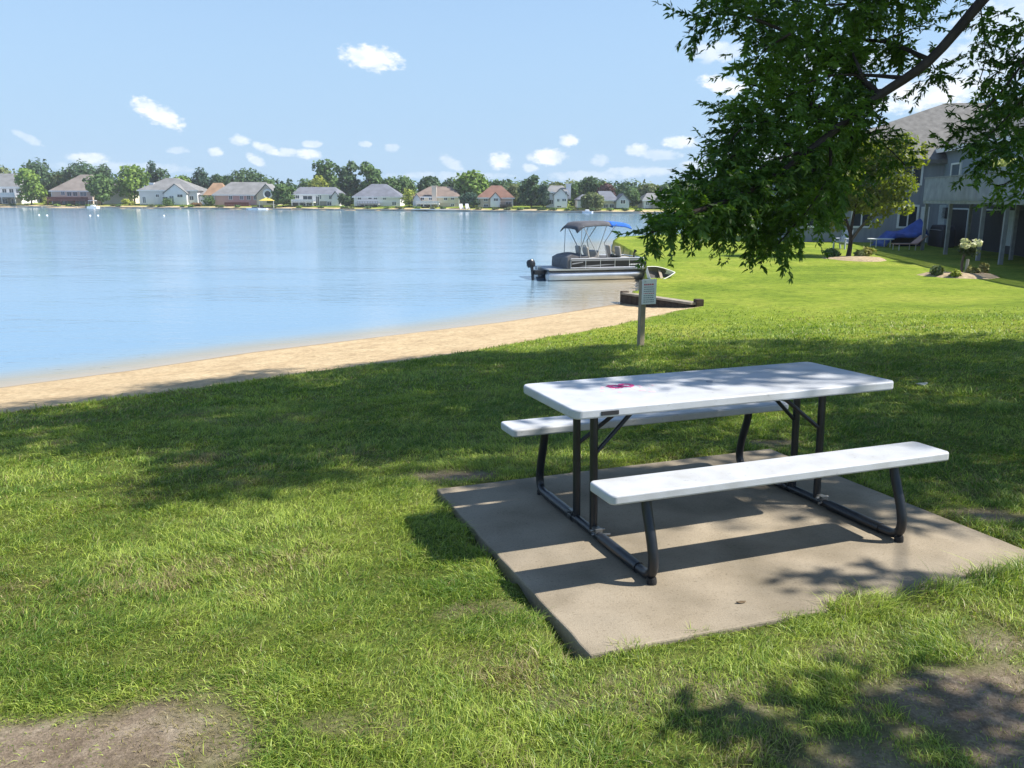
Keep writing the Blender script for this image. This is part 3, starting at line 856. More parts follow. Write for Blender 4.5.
# sunshade
zt = 58.5 * u - .02
xb0, xb1 = (577 - 549) * u * 1.03, (635 - 549) * u * 1.03
def arch(t): return zt - .08 * (2 * t - 1) ** 2 - (.20 * (1 - t / .12) if t < .12 else 0) - (.05 * (t - .9) / .1 if t > .9 else 0)
def canopy(t0, t1, m, name):
    V = []; Fc = []; nA, nB = 12, 8
    for i in range(nA + 1):
        t = t0 + (t1 - t0) * i / nA
        for j_ in range(nB + 1):
            v_ = j_ / nB; V.append((xb0 + (xb1 - xb0) * t, .02 + (WB - .04) * v_, arch(t) + .03 * math.sin(math.pi * v_) - (.13 if j_ in (0, nB) else 0)))
    for i in range(nA):
        for j_ in range(nB):
            a_ = i * (nB + 1) + j_; Fc.append((a_, a_ + 1, a_ + nB + 2, a_ + nB + 1))
    o = MB().poly(V, Fc).build(name, m, pt, smooth=True)
    md = o.modifiers.new('thickness', 'SOLIDIFY'); md.thickness = .03
    return o
canopy(0, .62, greyc, 'canopy'); bcan = canopy(.622, 1, bluec, 'canopy_front')
bcan['label'] = 'bright blue front section of the sunshade'
for y_ in (.05, WB - .05):
    fr = MB()
    xm = xb0 + (xb1 - xb0) * .42
    fr.tube([(xm, y_, z1), (xb0 + (xb1 - xb0) * .12, y_, zt - .15)], .017, 6)
    fr.tube([(xm - .05, y_, z1 + .3), (xb0 + (xb1 - xb0) * .55, y_, zt - .08)], .015, 6)
    fr.tube([(xm + .35, y_, z1), (xm + .2, y_, z1 + .6), (xb0 + (xb1 - xb0) * .72, y_, zt - .08)], .017, 6)
    fr.tube([(xb0 + .18, y_, z1 - .1), (xb0 + .22, y_, zt - .16)], .013, 6)
    fr.build('sunshade_frame', alud, pt, smooth=True)
# outboard
ob = MB(); yc = WB * .32
ob.lathe([(.02, 0), (.12, .02), (.15, .10), (.14, .22), (.09, .29), (.02, .30)], (0, 0, 0), 14)
mo = ob.build('outboard_motor', motorm, pt, smooth=True, loc=(-.50, yc, .50)); mo.rotation_euler = (0, R(-14), 0); mo.scale = (1.2, .85, 1.05)
MB().tube([(-.50, yc, .55), (-.47, yc, .30), (-.44, yc, -.25)], [.07, .06, .05], 8).build('motor_leg', motorm, pt, smooth=True)
MB().box2((-.42, yc - .10, .22), (.02, yc + .10, .40)).build('motor_bracket', motorm, pt, bevel=.02)
MB().box2((-.16, yc + .3, .10), (.0, yc + .4, .5)).tube([(-.12, yc + .75, -.1), (-.12, yc + .75, .55)], .015, 6).tube([(-.12, yc + 1.0, -.1), (-.12, yc + 1.0, .55)], .015, 6).build('boarding_ladder', alu, pt)
# bow trolling motor
MB().tube([(LB * .98, .30, .46), (LB * .92, .28, .78)], .03, 8).box((LB * .955, .29, .60), (.22, .16, .16)).tube([(LB * .98, .3, .46), (LB * 1.01, .32, .10)], .025, 8).build('bow_motor', motorm, pt)

# small white rowing boat drawn up on the grass behind the sign
hullin = mat('dark_hull_inside', (.09, .08, .075), .8)
hullw = mat('white_hull', (.74, .73, .66), .45, .4, 0, .05)
ap = on_ground(672.5, 276.5); 
rbz = float(gz(ap.x, ap.y))
rbang = math.atan2(-1.0, .55)
rb = thing('rowing_boat', 'small white open rowing boat heeled over on the grass behind the notice board', 'boat', (ap.x, ap.y, rbz - .02), 0)
V = []; Fc = []
nS = 10
for i in range(nS + 1):
    t = i / nS
    wdt = .52 * math.sin(min(1, (t * .9 + .0) * 1.35) * math.pi / 2) if t > 0 else 0
    xx = -2.1 * t
    for q, zz in ((1.0, .34 + .10 * (1 - t)), (.8, .06), (0, .0), (-.8, .06), (-1.0, .34 + .10 * (1 - t))):
        V.append((xx, q * wdt, zz if t > 0 else (.44 if abs(q) == 1 else .2)))
for i in range(nS):
    for j_ in range(4):
        a_ = i * 5 + j_; Fc.append((a_, a_ + 1, a_ + 6, a_ + 5))
Fc.append(tuple(nS * 5 + j_ for j_ in range(5)))
hl = MB().poly(V, Fc).build('hull', hullw, rb); md = hl.modifiers.new('thickness', 'SOLIDIFY'); md.thickness = .03; md.offset = -1
li_ = MB(); li_.poly([(v_[0] * .985 - .03, v_[1] * .93, v_[2] + .035) for v_ in V[5:]], [tuple(q - 5 for q in f_) for f_ in Fc[4:-1]]).build('lining', hullin, hl)
gw = MB()
for s in (0, 4):
    gw.tube([V[i * 5 + s] for i in range(nS + 1)], .035, 6)
gw.build('gunwale', hullw, hl, smooth=True)
MB().box2((-1.2, -.47, .22), (-.98, .47, .25)).build('thwart', mat('boat_seat', (.28, .22, .15)), rb)
rb.rotation_euler = (Matrix.Rotation(R(14), 3, 'Z') @ Matrix.Rotation(R(48), 3, 'X')).to_euler(); rb.scale = (.46, .60, .60)
# ------------------------------------------------------------------ trees
bark = mat('bark', (.055, .042, .034), .9, .2, 0, .35, 8, .8, 25, stretch=(1, 1, .3))
barkl = mat('pale_bark', (.12, .10, .08), .9, .2, 0, .3, 8, .6, 30, stretch=(1, 1, .3))

def leaf_quads(Pc, D, Nn, L, W):
    """leaf blades: base Pc, direction D, face normal Nn, length L, width W -> (N,4,3)"""
    S = np.cross(D, Nn); S /= np.linalg.norm(S, axis=1, keepdims=True) + 1e-9
    V = np.zeros((len(Pc), 4, 3))
    V[:, 0] = Pc
    mid = Pc + D * (L * .42)[:, None]
    V[:, 1] = mid + S * (W / 2)[:, None] + Nn * (W * .15)[:, None]
    V[:, 2] = Pc + D * L[:, None] - Nn * (L * .10)[:, None]
    V[:, 3] = mid - S * (W / 2)[:, None] + Nn * (W * .15)[:, None]
    return V

def unit(a): return a / (np.linalg.norm(a, axis=-1, keepdims=True) + 1e-9)

def spray(path, n_twig, tl, leaves, L, W, spread=1., droop=.5, tubes=None):
    """side twigs with leaves along a branch path (list of Vector); returns leaf arrays"""
    pts = np.array([tuple(p) for p in path]); seg = np.linalg.norm(np.diff(pts, axis=0), axis=1); cum = np.concatenate([[0], np.cumsum(seg)])
    out = []
    for k_ in range(n_twig):
        t = (k_ + rng.random()) / n_twig * cum[-1]
        i = min(np.searchsorted(cum, t, 'right') - 1, len(seg) - 1)
        p = pts[i] + (pts[i + 1] - pts[i]) * (t - cum[i]) / max(seg[i], 1e-6)
        ax_ = unit(pts[i + 1] - pts[i])
        r_ = rng.normal(0, 1, 3); r_ = unit(r_ - ax_ * (r_ @ ax_)) * spread
        dr = unit(ax_ * rng.uniform(.3, 1.0) + r_ + np.array([0, 0, -droop * rng.uniform(.3, 1.2)]))
        ln = tl * rng.uniform(.5, 1.25)
        m = 6; tp = [p]
        for q in range(m):
            dr = unit(dr + np.array([0, 0, -droop * .18]) + rng.normal(0, .08, 3)); tp.append(tp[-1] + dr * ln / m)
        tp = np.array(tp)
        if tubes is not None: tubes.tube([tuple(v) for v in tp[::2]], [.007, .0055, .004, .003][:len(tp[::2])], 4, False)
        nl = max(3, int(leaves * rng.uniform(.7, 1.3)))
        s_ = rng.uniform(.08, 1.05, nl) * m; s_ = np.clip(s_, 0, m - .001); ii = s_.astype(int)
        bp_ = tp[ii] + (tp[ii + 1] - tp[ii]) * (s_ - ii)[:, None]
        ad = unit(tp[ii + 1] - tp[ii])
        side = unit(np.cross(ad, np.array([0, 0, 1.])) + 1e-3) * np.where(rng.random(nl) < .5, 1, -1)[:, None]
        dl_ = unit(ad * rng.uniform(.4, 1.1, (nl, 1)) + side * rng.uniform(.5, 1.1, (nl, 1)) + rng.normal(0, .42, (nl, 3)) + np.array([0, 0, -.22]))
        nn_ = unit(np.cross(dl_, side) * 1 + rng.normal(0, .45, (nl, 3)) + np.array([0, 0, .5]))
        nn_ = unit(nn_ - dl_ * (nn_ * dl_).sum(1, keepdims=True))
        out.append((bp_, dl_, nn_, L * rng.uniform(.5, 1.35, nl), W * rng.uniform(.65, 1.3, nl)))
    return [np.concatenate([o_[i] for o_ in out]) for i in range(5)]

def leafcol(N, A=(.035, .075, .014), B=(.085, .145, .025), p=None):
    t = rng.random(N)[:, None] if p is None else p[:, None]
    c = np.array(A) + (np.array(B) - np.array(A)) * t
    return np.repeat((c * rng.uniform(.8, 1.2, (N, 1)))[:, None], 4, 1)

# the big shade tree: trunk outside the frame to the right, limbs reaching over the lawn
TX, TY = 8.6, 8.9
tz = float(gz(TX, TY))
big = thing('shade_tree', 'large dark leafy tree whose long limb droops over the lawn from the upper right', 'tree', (TX, TY, tz))
inv = Matrix.Translation((-TX, -TY, -tz))
def W2L(p): return Vector((p[0] - TX, p[1] - TY, p[2] - tz))
tr = MB()
tr.tube(smooth_path([(0, 0, -.2), (.02, 0, .35), (0.05, .02, 1.6), (.0, .1, 3.2), (-.1, .2, 4.8), (.1, .3, 7), (.2, .4, 9.5)], 4), [.44, .40, .37, .345, .33, .325, .32, .31, .30, .30, .295, .29, .28, .27, .26, .25, .23, .21, .19, .16, .14, .12, .10, .08, .06], 14)
trunk = tr.build('trunk', bark, big, smooth=True)
PXB = [  # visible limbs: pixel polyline with distance, twigs, twig length, leaves per twig
 ('limb', [(1075, -95, 8.8), (1010, -30, 8.7), (980, 3, 8.6), (930, 60, 8.5), (880, 95, 8.4), (850, 118, 8.3), (810, 150, 8.1), (770, 180, 8.0), (730, 200, 7.8), (694, 212, 7.6), (668, 224, 7.5), (652, 232, 7.4)], .075),
 ('b', [(880, 95, 8.4), (840, 62, 8.2), (790, 34, 8.0), (750, 18, 7.9), (720, 14, 7.8), (698, 18, 7.7)], .03),
 ('b', [(850, 118, 8.3), (800, 100, 8.5), (765, 88, 8.6), (745, 84, 8.6)], .028),
 ('b', [(840, 125, 8.3), (795, 118, 8.0), (758, 122, 7.9), (740, 130, 7.8), (728, 145, 7.8)], .025),
 ('b', [(810, 150, 8.1), (770, 140, 8.4), (745, 146, 8.5), (724, 164, 8.6)], .025),
 ('b', [(815, 146, 8.1), (812, 190, 7.9), (798, 220, 7.8), (778, 244, 7.8)], .022),
 ('b', [(775, 176, 8.0), (758, 210, 8.0), (752, 228, 8.1), (762, 240, 8.1)], .02),
 ('b', [(770, 180, 8.0), (745, 200, 7.6), (726, 212, 7.5), (714, 224, 7.4)], .02),
 ('b', [(775, 176, 8.0), (738, 176, 8.3), (715, 186, 8.4), (692, 202, 8.3), (676, 212, 8.2)], .022),
 ('b', [(850, 118, 8.3), (852, 150, 8.5), (842, 182, 8.6), (826, 206, 8.6)], .022),
 ('b', [(1010, -30, 8.7), (945, -25, 8.5), (890, -5, 8.3), (835, 5, 8.1), (790, 0, 8.0)], .03),
 ('b', [(930, 60, 8.5), (885, 42, 8.8), (835, 42, 8.9), (790, 58, 9.0), (765, 70, 9.0)], .025),
 ('b', [(905, 78, 8.45), (860, 75, 8.1), (820, 78, 7.9), (785, 98, 7.8)], .022),
 ('b', [(1120, -40, 8.4), (1060, 10, 8.2), (1018, 70, 8.0), (985, 110, 7.9), (958, 128, 7.9)], .028),
 ('b', [(1060, 10, 8.2), (1045, 80, 8.0), (1018, 135, 7.9), (975, 158, 7.8)], .02),
 ('b', [(1120, -40, 8.4), (1075, 80, 8.3), (1042, 150, 8.2), (1012, 180, 8.2), (996, 186, 8.2)], .02),
 ('b', [(850, 118, 8.3), (870, 134, 8.3), (890, 150, 8.2), (905, 165, 8.2)], .009),
 ('b', [(1120, -40, 8.4), (1065, 40, 8.1), (1022, 100, 7.9), (985, 138, 7.8), (952, 150, 7.8)], .02), ('b', [(1060, 10, 8.2), (1012, 60, 8.3), (985, 82, 8.3)], .012), ('b', [(1120, -40, 8.4), (1080, 70, 8.0), (1052, 120, 7.9), (1035, 170, 7.9), (1020, 200, 7.9)], .018), ('b', [(1045, 80, 8.0), (1015, 105, 8.3), (1000, 150, 8.4), (985, 175, 8.4)], .012),
 ('b', [(1060, 10, 8.2), (1035, 20, 8.4), (1015, 28, 8.5), (995, 30, 8.5)], .012),
 ('b', [(980, 3, 8.6), (983, 30, 8.6), (985, 60, 8.6), (978, 85, 8.6)], .008),
 ('b', [(885, 92, 8.4), (880, 120, 8.2), (870, 140, 8.1)], .008),
 ('b', [(930, 60, 8.5), (935, 72, 8.5), (925, 84, 8.5)], .006),
 ('b', [(845, 120, 8.3), (815, 160, 8.7), (785, 195, 8.9), (765, 215, 9.0)], .02),
 ('b', [(830, 132, 8.2), (830, 170, 7.6), (818, 195, 7.4), (804, 215, 7.3)], .02),
 ('b', [(810, 150, 8.1), (775, 160, 7.6), (745, 180, 7.4), (730, 205, 7.3)], .02),
 ('b', [(890, 90, 8.4), (850, 95, 8.9), (815, 120, 9.1), (790, 150, 9.2)], .02),
 ('b', [(730, 195, 7.8), (705, 190, 7.8), (685, 205, 7.7), (668, 218, 7.6)], .012), ('b', [(745, 150, 8.2), (728, 160, 8.0), (712, 182, 7.9), (700, 200, 7.8)], .012), ('b', [(765, 110, 8.4), (748, 108, 8.2), (735, 120, 8.1), (728, 135, 8.1)], .012), ('b', [(790, 34, 8.0), (765, 50, 8.0), (750, 70, 8.0)], .012), ('b', [(835, 42, 8.9), (800, 20, 8.8), (750, -5, 8.7), (715, -10, 8.6)], .015), ('b', [(758, 210, 8.0), (730, 222, 8.2), (705, 228, 8.3)], .012), ('b', [(785, 195, 8.9), (770, 225, 8.9), (775, 245, 8.9)], .012), ('b', [(862, 75, 8.1), (850, 40, 8.3), (870, 15, 8.4), (900, 0, 8.5)], .015), ('b', [(880, 42, 8.8), (910, 30, 8.7), (935, 18, 8.6)], .012),
 ('b', [(700, 210, 7.65), (690, 218, 7.7), (674, 226, 7.8)], .008),
]
lv = []; tw = MB()
# tie the limb to the trunk
anchor = Vector((TX - .1, TY + .15, tz + 6.2))
def dens(i_, path, px_len):
    return px_len
for i_, (nm, pl_, r0) in enumerate(PXB):
    if nm == 'limb': pl_ = [(a_, b_, c__ - .55) for a_, b_, c__ in pl_]
    elif pl_[0][0] < 1055: pl_ = [(pl_[0][0], pl_[0][1], pl_[0][2] - .5)] + pl_[1:]
    path = [at_y(a_, b_, c__) for a_, b_, c__ in pl_]
    if nm == 'limb': path = [anchor, (anchor + path[0]) / 2 + Vector((0, 0, .45))] + path
    elif pl_[0][0] >= 1100: path = [anchor + Vector((0, 0, -1.2)), (anchor + path[0]) / 2 + Vector((0, 0, -.3))] + path
    sp_ = smooth_path(path, 4)
    n_ = len(sp_); rr = [max(.005, r0 * (1 - .85 * (k_ / (n_ - 1)) ** .8)) * (1.35 if nm == 'limb' and k_ < 8 else 1) for k_ in range(n_)]
    tr2 = MB().tube([W2L(p) for p in sp_], rr, 8)
    tr2.build('limb', bark, trunk, smooth=True)
    # foliage only beyond the bare inner part of the limb
    if nm == 'limb': fp = sp_[24:]
    elif pl_[0][0] >= 1100 : fp = sp_[12:]
    elif r0 < .01: fp = sp_[1:]
    else: fp = sp_[2:]
    plen = sum((fp[k_ + 1] - fp[k_]).length for k_ in range(len(fp) - 1))
    right = pl_[-1][0] > 900
    thin = .006 <= r0 < .01
    nt_ = max(3, int(plen * (27 if right else (16 if thin else 62))))
    tl = .36 if not thin else .25
    if right: tl = .32
    if nm == 'limb': tl = .26
    lv.append(spray(fp, nt_, tl, 34 if not right else 30, .068, .025, 1., .10, None))
    tip = sp_[-1]
a5 = [np.concatenate([q[i] for q in lv]) for i in range(5)]
# keep the window of sky under the bare limb open
off = np.array([TX, TY, tz])
V = leaf_quads(*a5) - off
N1 = len(V)
pt_ = fbm(a5[0][:, 0] * 1.5 + a5[0][:, 1], a5[0][:, 2] * 1.5, 4.)
C = leafcol(N1, (.050, .115, .024), (.17, .29, .042), np.clip((pt_ - .3) * 2 + rng.normal(0, .2, N1), 0, 1))
print('near leaves', N1)
np_mesh('hanging_foliage', V, [(0, 1, 2, 3)], LEAF, big, C)
# the crown overhead (above the frame): clusters of sprays on radiating limbs
def cluster_leaves(cents, rads, npc, L, W):
    Pc = []; 
    for c, r_, k_ in zip(cents, rads, npc):
        q = rng.normal(0, 1, (k_, 3)); q = unit(q) * (rng.random((k_, 1)) ** .45) * np.array(r_)
        Pc.append(q + np.array(c))
    Pc = np.concatenate(Pc); N = len(Pc)
    D = unit(rng.normal(0, 1, (N, 3)) + np.array([0, 0, -.3])); Nn = unit(rng.normal(0, .6, (N, 3)) + np.array([0, 0, .9])); Nn = unit(Nn - D * (Nn * D).sum(1, keepdims=True))
    return Pc, D, Nn, L * rng.uniform(.6, 1.3, N), W * rng.uniform(.7, 1.2, N)
cents = []; rads = []; npc = []
tries = 0
while len(cents) < 245 and tries < 20000:
    tries += 1
    c = np.array([rng.uniform(2.2, 15), rng.uniform(4.3, 13.0), rng.uniform(4.2, 12.5)])
    e = ((c[0] - 8.3) / 6.3) ** 2 + ((c[1] - 8.7) / 4.5) ** 2 + ((c[2] - 8.0) / 4.4) ** 2
    if e > 1: continue
    # stay out of the camera's view of the sky: crown bottom lies above the picture
    q = (c[2] - 1.0 - CZ) / c[1]
    if q < .245 and c[0] < .66 * c[1] + .9: continue
    cents.append(c); rads.append(rng.uniform(.45, .95, 3) * np.array([1, 1, .7])); npc.append(int(rng.uniform(220, 420)))
# unseen leaf clusters, added to shade the near right lawn, slab and tabletop
shade_clusters = [((4.1, 1.75, 3.6), (.5, .3, .3), 170), ((4.9, 2.0, 4.2), (.6, .35, .4), 200), ((3.6, 1.55, 3.2), (.35, .25, .2), 90), ((5.3, 2.35, 4.5), (.5, .3, .4), 120), ((4.7, 1.3, 3.8), (.7, .35, .4), 230), ((5.4, 1.6, 4.5), (.7, .4, .4), 200), ((3.3, 2.3, 2.9), (.25, .12, .12), 40), ((4.4, .9, 3.9), (.6, .4, .4), 180), ((6.2, 2.0, 5.0), (.7, .4, .5), 160), ((5.6, 3.3, 4.6), (.4, .16, .3), 60),
        ((5.6, 4.45, 5.9), (.7, .22, .4), 110), ((6.3, 4.75, 6.2), (.8, .25, .4), 130), ((5.0, 4.6, 5.4), (.6, .2, .4), 90), ((4.6, 4.2, 5.2), (.45, .16, .3), 60), ((7.0, 4.5, 6.8), (.7, .25, .4), 100), ((5.5, 4.9, 5.6), (.9, .2, .4), 130), ((6.6, 4.15, 6.9), (.5, .16, .3), 60), ((6.3, 4.45, 5.1), (.4, .25, .3), 150), ((6.7, 4.1, 5.4), (.3, .2, .3), 100), ((7.2, 4.5, 5.8), (.4, .3, .3), 150), ((6.0, 4.75, 4.6), (.5, .2, .3), 140)]
for c, r_, k_ in shade_clusters: cents.append(np.array(c)); rads.append(np.array(r_)); npc.append(k_)
a5 = cluster_leaves(cents, rads, npc, .17, .075)
V = leaf_quads(*a5) - off
C = leafcol(len(V))
print('crown leaves', len(V))
np_mesh('crown', V, [(0, 1, 2, 3)], LEAF, big, C)
limbs = [[anchor + Vector((0, 0, -2.2)), Vector((7.4, 6, 4.9)), Vector((6.0, 3.6, 4.7)), Vector((4.9, 2.5, 4.1)), Vector((4.0, 2.2, 3.6))],  # first limb: added thin twig linking the unseen shading clusters to the trunk
         [anchor + Vector((0, 0, -1)), Vector((9.6, 7.2, 7.4)), Vector((10.5, 6, 8.8))], [anchor, Vector((10.6, 10, 8)), Vector((12.5, 11, 9.5))],
         [anchor + Vector((0, 0, .5)), Vector((7, 8, 8.6)), Vector((5, 7, 9.6))], [anchor + Vector((0, 0, .8)), Vector((7.5, 10.5, 9)), Vector((6, 11.8, 10))]]
for lb_ in limbs:
    sp_ = smooth_path(lb_, 4); n_ = len(sp_)
    MB().tube([W2L(p) for p in sp_], [(.014 if lb_ is limbs[0] else .11) * (1 - .8 * k_ / (n_ - 1)) for k_ in range(n_)], 8).build('limb', bark, trunk, smooth=True)

def crown_quads(lobes, n_, size, A, B, flat=.8, seed=None):
    """leaf clumps spread through the volume of several lobes; (N,4,3), colours"""
    Pc = []; Oc = []; Tc = []
    tot = sum(l_[1][0] * l_[1][1] * l_[1][2] for l_ in lobes) ** .9
    for c, r_, *_r in lobes:
        k_ = max(20, int(n_ * (r_[0] * r_[1] * r_[2]) / sum(q[1][0] * q[1][1] * q[1][2] for q in lobes)))
        d_ = unit(rng.normal(0, 1, (k_, 3)))
        bump_ = 1 + .28 * (fbm(d_[:, 0] * 2.3 + c[0] * 3, d_[:, 2] * 2.3 + d_[:, 1] * 2 + c[2], 6.) - .5) * 2
        rad = (rng.random((k_, 1)) ** .28) * bump_[:, None]
        Pc.append(d_ * rad * np.array(r_) + np.array(c)); Oc.append(d_)
        Tc.append(np.full(k_, rng.random()) * .5 + rng.random(k_) * .5)
    Pc = np.concatenate(Pc); O = np.concatenate(Oc); T = np.concatenate(Tc); N = len(Pc)
    Nn = unit(O * .8 + np.array([0, 0, .5]) + rng.normal(0, .55, (N, 3)))
    D = rng.normal(0, 1, (N, 3)); D = unit(D - Nn * (D * Nn).sum(1, keepdims=True)); S = np.cross(Nn, D)
    s = size * rng.uniform(.5, 1.25, (N, 1))
    V = np.stack([Pc - D * s, Pc + S * s * .62, Pc + D * s - Nn * s * .25, Pc - S * s * .62], 1)
    return V, leafcol(N, A, B, T)

GREENS = {  # base colours dark, light
 'dark': ((0.038, 0.085, 0.038), (0.083, 0.145, 0.054)), 'mid': ((0.060, 0.123, 0.038), (0.129, 0.214, 0.058)), 'bright': ((0.103, 0.191, 0.031), (0.223, 0.325, 0.051)),
 'olive': ((0.099, 0.137, 0.051), (0.197, 0.231, 0.085)), 'yellow': ((0.223, 0.274, 0.042), (0.394, 0.427, 0.068)), 'blue': ((0.034, 0.083, 0.058), (0.072, 0.129, 0.077)), 'plum': ((0.068, 0.038, 0.045), (0.145, 0.077, 0.077)), 'rust': ((0.205, 0.120, 0.051), (0.342, 0.205, 0.085))}

def far_tree(name, label, cat, px, ytop, ybase, half, Y, kind, shape='round', group=None, n_=800):
    base = at_y(px, ybase, Y); base.z = float(gz(base.x, base.y)) if Y > 120 else base.z
    top = at_y(px, ytop, Y); H = top.z - base.z
    rw = half * Y / F * (1.18 if Y > 120 and shape != 'bush' else 1)
    t = thing(name, label, cat, base, 0, group)
    A, B = GREENS[kind]
    if shape == 'round':
        lob = [((0, 0, H * .54), (rw * .85, rw * .8, H * .40)), ((0, 0, H * .78), (rw * .6, rw * .6, H * .22))]
        for k_ in range(6):
            a_ = k_ * 1.05 + rng.random(); lob.append(((rw * .55 * math.cos(a_), rw * .55 * math.sin(a_), H * rng.uniform(.28, .75)), (rw * .46, rw * .46, H * .19)))
        hb = .25
    elif shape == 'tall':
        lob = [((rw * rng.uniform(-.3, .3), 0, H * (.25 + .13 * k_)), (rw * rng.uniform(.6, .95) * (1 - .09 * k_), rw * .7, H * .13)) for k_ in range(6)]
        for k_ in range(5): lob.append(((rw * rng.uniform(-.75, .75), rw * rng.uniform(-.4, .4), H * rng.uniform(.45, .9)), (rw * .28, rw * .28, H * .11)))
        hb = .12
    elif shape == 'conifer':
        lob = [((0, 0, H * (.12 + .115 * k_)), (rw * (1 - .115 * k_), rw * (1 - .115 * k_), H * .075)) for k_ in range(8)]
        hb = .08
    elif shape == 'bush':
        lob = [((rw * rng.uniform(-.5, .5), rw * rng.uniform(-.3, .3), H * rng.uniform(.3, .6)), (rw * .55, rw * .5, H * .4)) for k_ in range(5)]
        hb = .03
    elif shape == 'weeping':
        lob = [((rw * .7 * math.cos(k_ * .9), rw * .6 * math.sin(k_ * .9), H * .45), (rw * .35, rw * .35, H * .42)) for k_ in range(7)] + [((0, 0, H * .75), (rw * .6, rw * .6, H * .24))]
        hb = .1
    sz = max(.28, min(.62, rw * .13)) if Y > 120 else .12
    V, C = crown_quads(lob, n_, sz, A, B)
    V[:, :, 2] = np.maximum(V[:, :, 2], .02)
    MB().tube([(0, 0, -.2), (rw * .03, 0, H * .2), (0, 0, H * .6)], [max(.03, H * .022), H * .017, H * .006], 7).build('trunk' if shape != 'bush' else 'stem', bark, t, smooth=True)
    np_mesh('crown' if shape != 'bush' else 'foliage', V, [(0, 1, 2, 3)], FARLEAF, t, C)
    return t

def FY(px, extra):
    """world depth: far shoreline under that pixel column plus some metres inland"""
    yb = np.interp(px, [a_ for a_, b_ in far_px], [b_ for a_, b_ in far_px])
    return at_z(px, yb, WATER).y + extra

# ------------------------------------------------------------------ houses across the lake
def wallm(nm, c): return mat(nm, c, .8, .2, 0, .06, .4)
def roofm(nm, c): return mat(nm, c, .9, .15, 0, .18, .6)
W_white = wallm('white_siding', (.80, .78, .79)); W_grey = wallm('pale_grey_siding', (.66, .645, .66)); W_tan = wallm('tan_siding', (.62, .52, .43)); W_pink = wallm('pinkish_brick', (.58, .37, .33)); W_cream = wallm('cream_siding', (.74, .66, .53)); W_low = wallm('dark_foundation', (.30, .28, .26)); W_blue = wallm('blue_grey_siding', (.50, .54, .60))  # foundation tone: darker grey, used on lower storeys and one gable
R_grey = roofm('grey_shingles', (.20, .20, .20)); R_warm = roofm('brown_grey_shingles', (.22, .19, .17)); R_blue = roofm('blue_grey_shingles', (.155, .165, .195)); R_rust = roofm('rust_shingles', (.19, .11, .085)); R_tan = roofm('tan_brown_shingles', (.21, .165, .14)); R_orange = roofm('orange_shingles', (.28, .18, .115))
D_red = mat('red_brown_deck', (.16, .055, .045), .8); D_dark = mat('dark_deck', (.10, .085, .075), .8); D_white = mat('white_deck', (.68, .68, .66), .7); D_grey = mat('grey_deck', (.33, .32, .31), .8)
glass = mat('dark_window_glass', (.035, .045, .055), .08, .6); glassb = mat('sky_lit_glass', (.10, .13, .16), .06, .8)

def hip_roof(x0, x1, y0, y1, z0, z1, rx0, rx1, th=.25):
    ym = (y0 + y1) / 2
    V = [(x0, y0, z0), (x1, y0, z0), (x1, y1, z0), (x0, y1, z0), (rx0, ym, z1), (rx1, ym, z1), (x0, y0, z0 - th), (x1, y0, z0 - th), (x1, y1, z0 - th), (x0, y1, z0 - th)]
    return V, [(0, 1, 5, 4), (1, 2, 5), (2, 3, 4, 5), (3, 0, 4), (0, 6, 7, 1), (1, 7, 8, 2), (2, 8, 9, 3), (3, 9, 6, 0), (6, 9, 8, 7)]

def window(par, x0, x1, z0, z1, y, name='window', gm_=None, frame=True):
    t_ = .12
    pn = MB().box2((x0, y - .03, z0), (x1, y + .10, z1)).build(name, gm_ or glass, par)
    if frame:
        f_ = MB().box2((x0 - t_, y - .07, z1), (x1 + t_, y - .0, z1 + t_)).box2((x0 - t_, y - .07, z0 - t_), (x1 + t_, y - .0, z0)).box2((x0 - t_, y - .07, z0), (x0, y - .0, z1)).box2((x1, y - .07, z0), (x1 + t_, y - .0, z1))
        f_.box2(((x0 + x1) / 2 - .04, y - .06, z0), ((x0 + x1) / 2 + .04, y - .031, z1)).build('frame', white, pn)
    return pn

